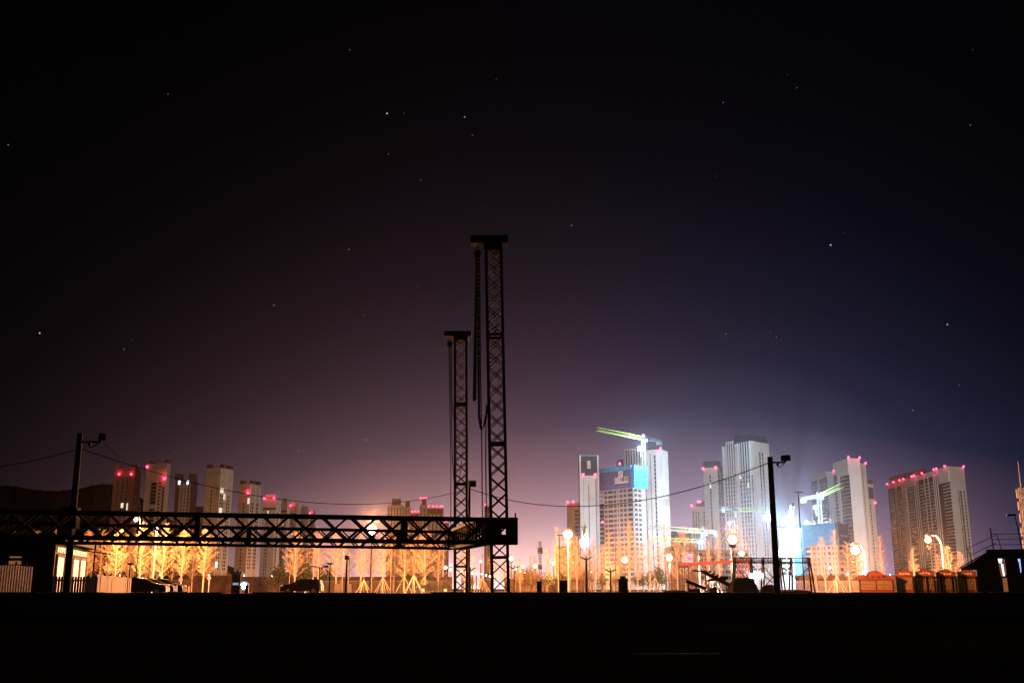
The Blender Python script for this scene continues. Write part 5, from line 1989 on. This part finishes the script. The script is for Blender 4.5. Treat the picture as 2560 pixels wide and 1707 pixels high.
# ------------------------------------------------------------------ corrugated cabin, tent and roof rails, right edge
YB = 58.0
a = P(2467, 1376, YB)
z = a.z
t = thing('corrugated_cabin', 'dark corrugated cabin with blue-lit windows and roof railing at the right edge', 'cabin', Vector((a.x, YB, 0)), R(-26))
Lc = 6.2
m = MB()
n = int(Lc / .07)
vs = []
for i in range(n + 1):
    y_ = (-.025, -.025, .015, .015)[i % 4]
    vs += [(i * Lc / n, y_, 0), (i * Lc / n, y_, z)]
m.add(vs, [(2 * i, 2 * i + 2, 2 * i + 3, 2 * i + 1) for i in range(n)])
m.box((Lc / 2, 1.28, z / 2), (Lc, 2.5, z - .02))
m.build('wall', M['wood'], t)
MB().box((Lc / 2, 1.2, z + .03), (Lc + .1, 2.6, .06)).build('roof', M['black'], t)
for (x0, x1, y0, y1, kind) in ((2490, 2514, 1394, 1442, 0), (2535, 2549, 1395, 1445, 1), (2556, 2572, 1394, 1445, 1)):
    p0, p1 = P(x0, y0, YB), P(x1, y1, YB)
    cx, wz = (p0.x + p1.x) / 2 - a.x, (p0.z + p1.z) / 2
    W, H = p1.x - p0.x, p0.z - p1.z
    fr_ = MB()
    for s in (-1, 1):
        fr_.box((cx + s * W / 2, -.06, wz), (.05, .05, H))
        fr_.box((cx, -.06, wz + s * H / 2), (W + .05, .05, .05))
    fr_.box((cx, -.05, wz + H * .26), (W, .03, .03))
    wn_ = fr_.build('window', M['wood'], t)
    MB().box((cx, -.035, wz), (W - .06, .012, H - .06)).build('pane', M['carglass'], wn_)
    # curtains lit by the room
    cu_ = MB()
    top = wz + H / 2 - .05
    if kind == 0:
        cu_.add([(cx - W * .38, -.048, top), (cx + W * .12, -.048, top), (cx + W * .06, -.048, top - H * .24), (cx - W * .34, -.048, top - H * .24)], [(0, 1, 2, 3)])
        cu_.add([(cx - W * .10, -.048, top - H * .27), (cx + W * .18, -.048, top - H * .27), (cx + W * .24, -.048, top - H * .9), (cx + W * .02, -.048, top - H * .9)], [(0, 1, 2, 3)])
        cu_.build('lit_curtain', M['litwhite'], wn_)
        c2 = MB()
        c2.add([(cx - W * .36, -.047, top - H * .3), (cx - W * .14, -.047, top - H * .3), (cx - W * .04, -.047, top - H * .92), (cx - W * .22, -.047, top - H * .92)], [(0, 1, 2, 3)])
        c2.add([(cx + W * .22, -.047, top - H * .02), (cx + W * .42, -.047, top - H * .02), (cx + W * .44, -.047, top - H * .85), (cx + W * .28, -.047, top - H * .85)], [(0, 1, 2, 3)])
        c2.build('lit_curtain', M['litwarm'], wn_)
    else:
        cu_.add([(cx - W * .34, -.048, top), (cx + W * .36, -.048, top), (cx + W * .30, -.048, top - H * .6), (cx + W * .08, -.048, top - H * .72), (cx - W * .02, -.048, top - H * .3)], [(0, 1, 2, 3, 4)])
        cu_.build('lit_curtain', M['litcool'], wn_)
p0, p1 = P(2503, 1444, YB), P(2517, 1478, YB)
MB().box(((p0.x + p1.x) / 2 - a.x, -.04, (p0.z + p1.z) / 2), (p1.x - p0.x, .02, p0.z - p1.z)).build('door', M['litwarm'], t)
rl = MB()
for zz in (.32, .62, .90):
    rl.bar((.3, .1, z + zz), (Lc, .1, z + zz - .02), .03)
rl.bar((-1.0, .8, z + .18), (.55, .1, z + .84), .03); rl.bar((-.9, .8, z - .22), (.5, .1, z + .42), .03)
rl.build('roof_rail', M['wood'], t)
for px in (.35, 1.75, 3.25):
    MB().bar((px, .1, z), (px - .06, .1, z + 1.25), .06).build('rail_post', M['wood'], t)
MB().bar((.75, .1, z), (.60, .1, z + .85), .04).build('rail_post', M['wood'], t)
MB().bar((-1.0, .8, z + .18), (-.8, .8, z - .75), .04).build('rail_post', M['wood'], t)
MB().bar((1.69, .1, z + 1.2), (1.60, .1, z + 1.85), .05).build('lamp_mast', M['wood'], t)
MB().box((1.42, .05, z + 1.92), (.45, .25, .10), .2).build('lamp_head', M['black'], t)

t = thing('tent', 'black sloping tent roof left of the corrugated cabin', 'tent', G(2440, 66), R(-24.5))
o = Vector(t.location)
inv = Matrix.Rotation(R(24.5), 3, 'Z')
p0, p1 = inv @ (P(2401, 1420, 66) - o), inv @ (P(2470, 1379, 66) - o)
zl = P(2440, 1422.5, 66).z
m = MB()
m.prism([(p0.x, zl), (p1.x + .9, zl), (p1.x + .9, p1.z + .05), (p1.x, p1.z), ((p0.x + p1.x) / 2, (p0.z + p1.z) / 2 - .06), (p0.x, p0.z)], 0, 2.4)
m.build('canopy', M['black'], t)
q0, q1 = inv @ (P(2444, 1450, 66) - o), inv @ (P(2475, 1450, 66) - o)
MB().box(((q0.x + q1.x) / 2, .3, zl / 2), (q1.x - q0.x, .06, zl)).build('side_panel', M['black'], t)
MB().bar(p0 + Vector((-.08, -.03, 0)), p1 + Vector((0, -.03, 0)), .07).build('ridge_bar', M['black'], t)

# antenna mast
base = P(2549, 1190, 170)
t = thing('antenna_mast', 'orange-lit telecom mast with panel antennas at the right edge', 'antenna mast', Vector((base.x, 170, 0)))
zt = P(2543, 1152, 170).z
lattice((0, 0, 0), (0, 0, zt - 4.4), .6, .9, .12, .07).build('mast', M['steel'], t)
MB().tube((0, 0, zt - 4.4), (0, 0, zt), .09, .03, 6).build('lightning_rod', M['steel'], t)
ra = random.Random(4)
for lev in (zt - 5.4, zt - 7.4, zt - 9.4, zt - 11.6, zt - 13.6):
    for s in range(3):
        ang = s * 2.1 + lev
        px_, py_ = .75 * math.cos(ang), .75 * math.sin(ang)
        an = MB().box((px_, py_, lev), (.28, .18, 1.4), ang).build('antenna_panel', M['pale_pole'], t)
        MB().bar((0, 0, lev), (px_, py_, lev), .05).build('bracket', M['steel'], an)

# small puddle on the dark ground
pu = MB()
c = PZ(1690, 1633, 0.006)
nseg = 40
vs = [(c.x + .36 * math.cos(q) * (1 + .1 * math.sin(3 * q)), c.y + .009 * math.sin(q) * (1 + .3 * math.sin(2 * q)), .006) for q in [2 * math.pi * i / nseg for i in range(nseg)]]
pu.add(vs, [tuple(range(nseg))])
M['water'] = mat('puddle', (.008, .008, .009), .8, .01, scale=8)
setting(pu.build('puddle', M['water']))

# ------------------------------------------------------------------ night haze, volumes added for glow round the road lamps and site floodlights


def air(name, c, size, density, aniso, color, dome=False):
    mb = MB()
    if dome:
        mb.sphere((0, 0, 0), 1.0, 48, 24)
        mb.v = [Vector((c[0] + v.x * size[0], c[1] + v.y * size[1], max(-1.0, c[2] + v.z * size[2]))) for v in mb.v]
    else:
        mb.box(c, size)
    ho = mb.build(name, None)
    ho['kind'] = 'stuff'
    hm = bpy.data.materials.new(name)
    hm.use_nodes = True
    nt = hm.node_tree
    nt.nodes.clear()
    pv = nt.nodes.new('ShaderNodeVolumePrincipled')
    pv.inputs['Color'].default_value = (*color, 1)
    pv.inputs['Density'].default_value = density
    pv.inputs['Anisotropy'].default_value = aniso
    mo = nt.nodes.new('ShaderNodeOutputMaterial')
    nt.links.new(pv.outputs[0], mo.inputs['Volume'])
    ho.data.materials.clear()
    ho.data.materials.append(hm)
    return ho


air('haze', (0, 1800, 66), (5600, 4000, 136), 0.000008, 0.8, (0.90, 0.82, 0.95))
air('mist', (22, 143, 2), (66, 42, 20), MIST, 0.5, (0.95, 0.90, 0.90), True)  # made-up air that gives the road lamps their halos
for size, d in (((135, 150, 122), .22), ((112, 128, 98), .25), ((90, 108, 76), .28), ((66, 88, 54), .35)):
    air('dust', (118, 600, 6), size, DUST * d, 0.5, (0.72, 0.88, 1.0), True)  # made-up nested air that spreads the floodlight glow
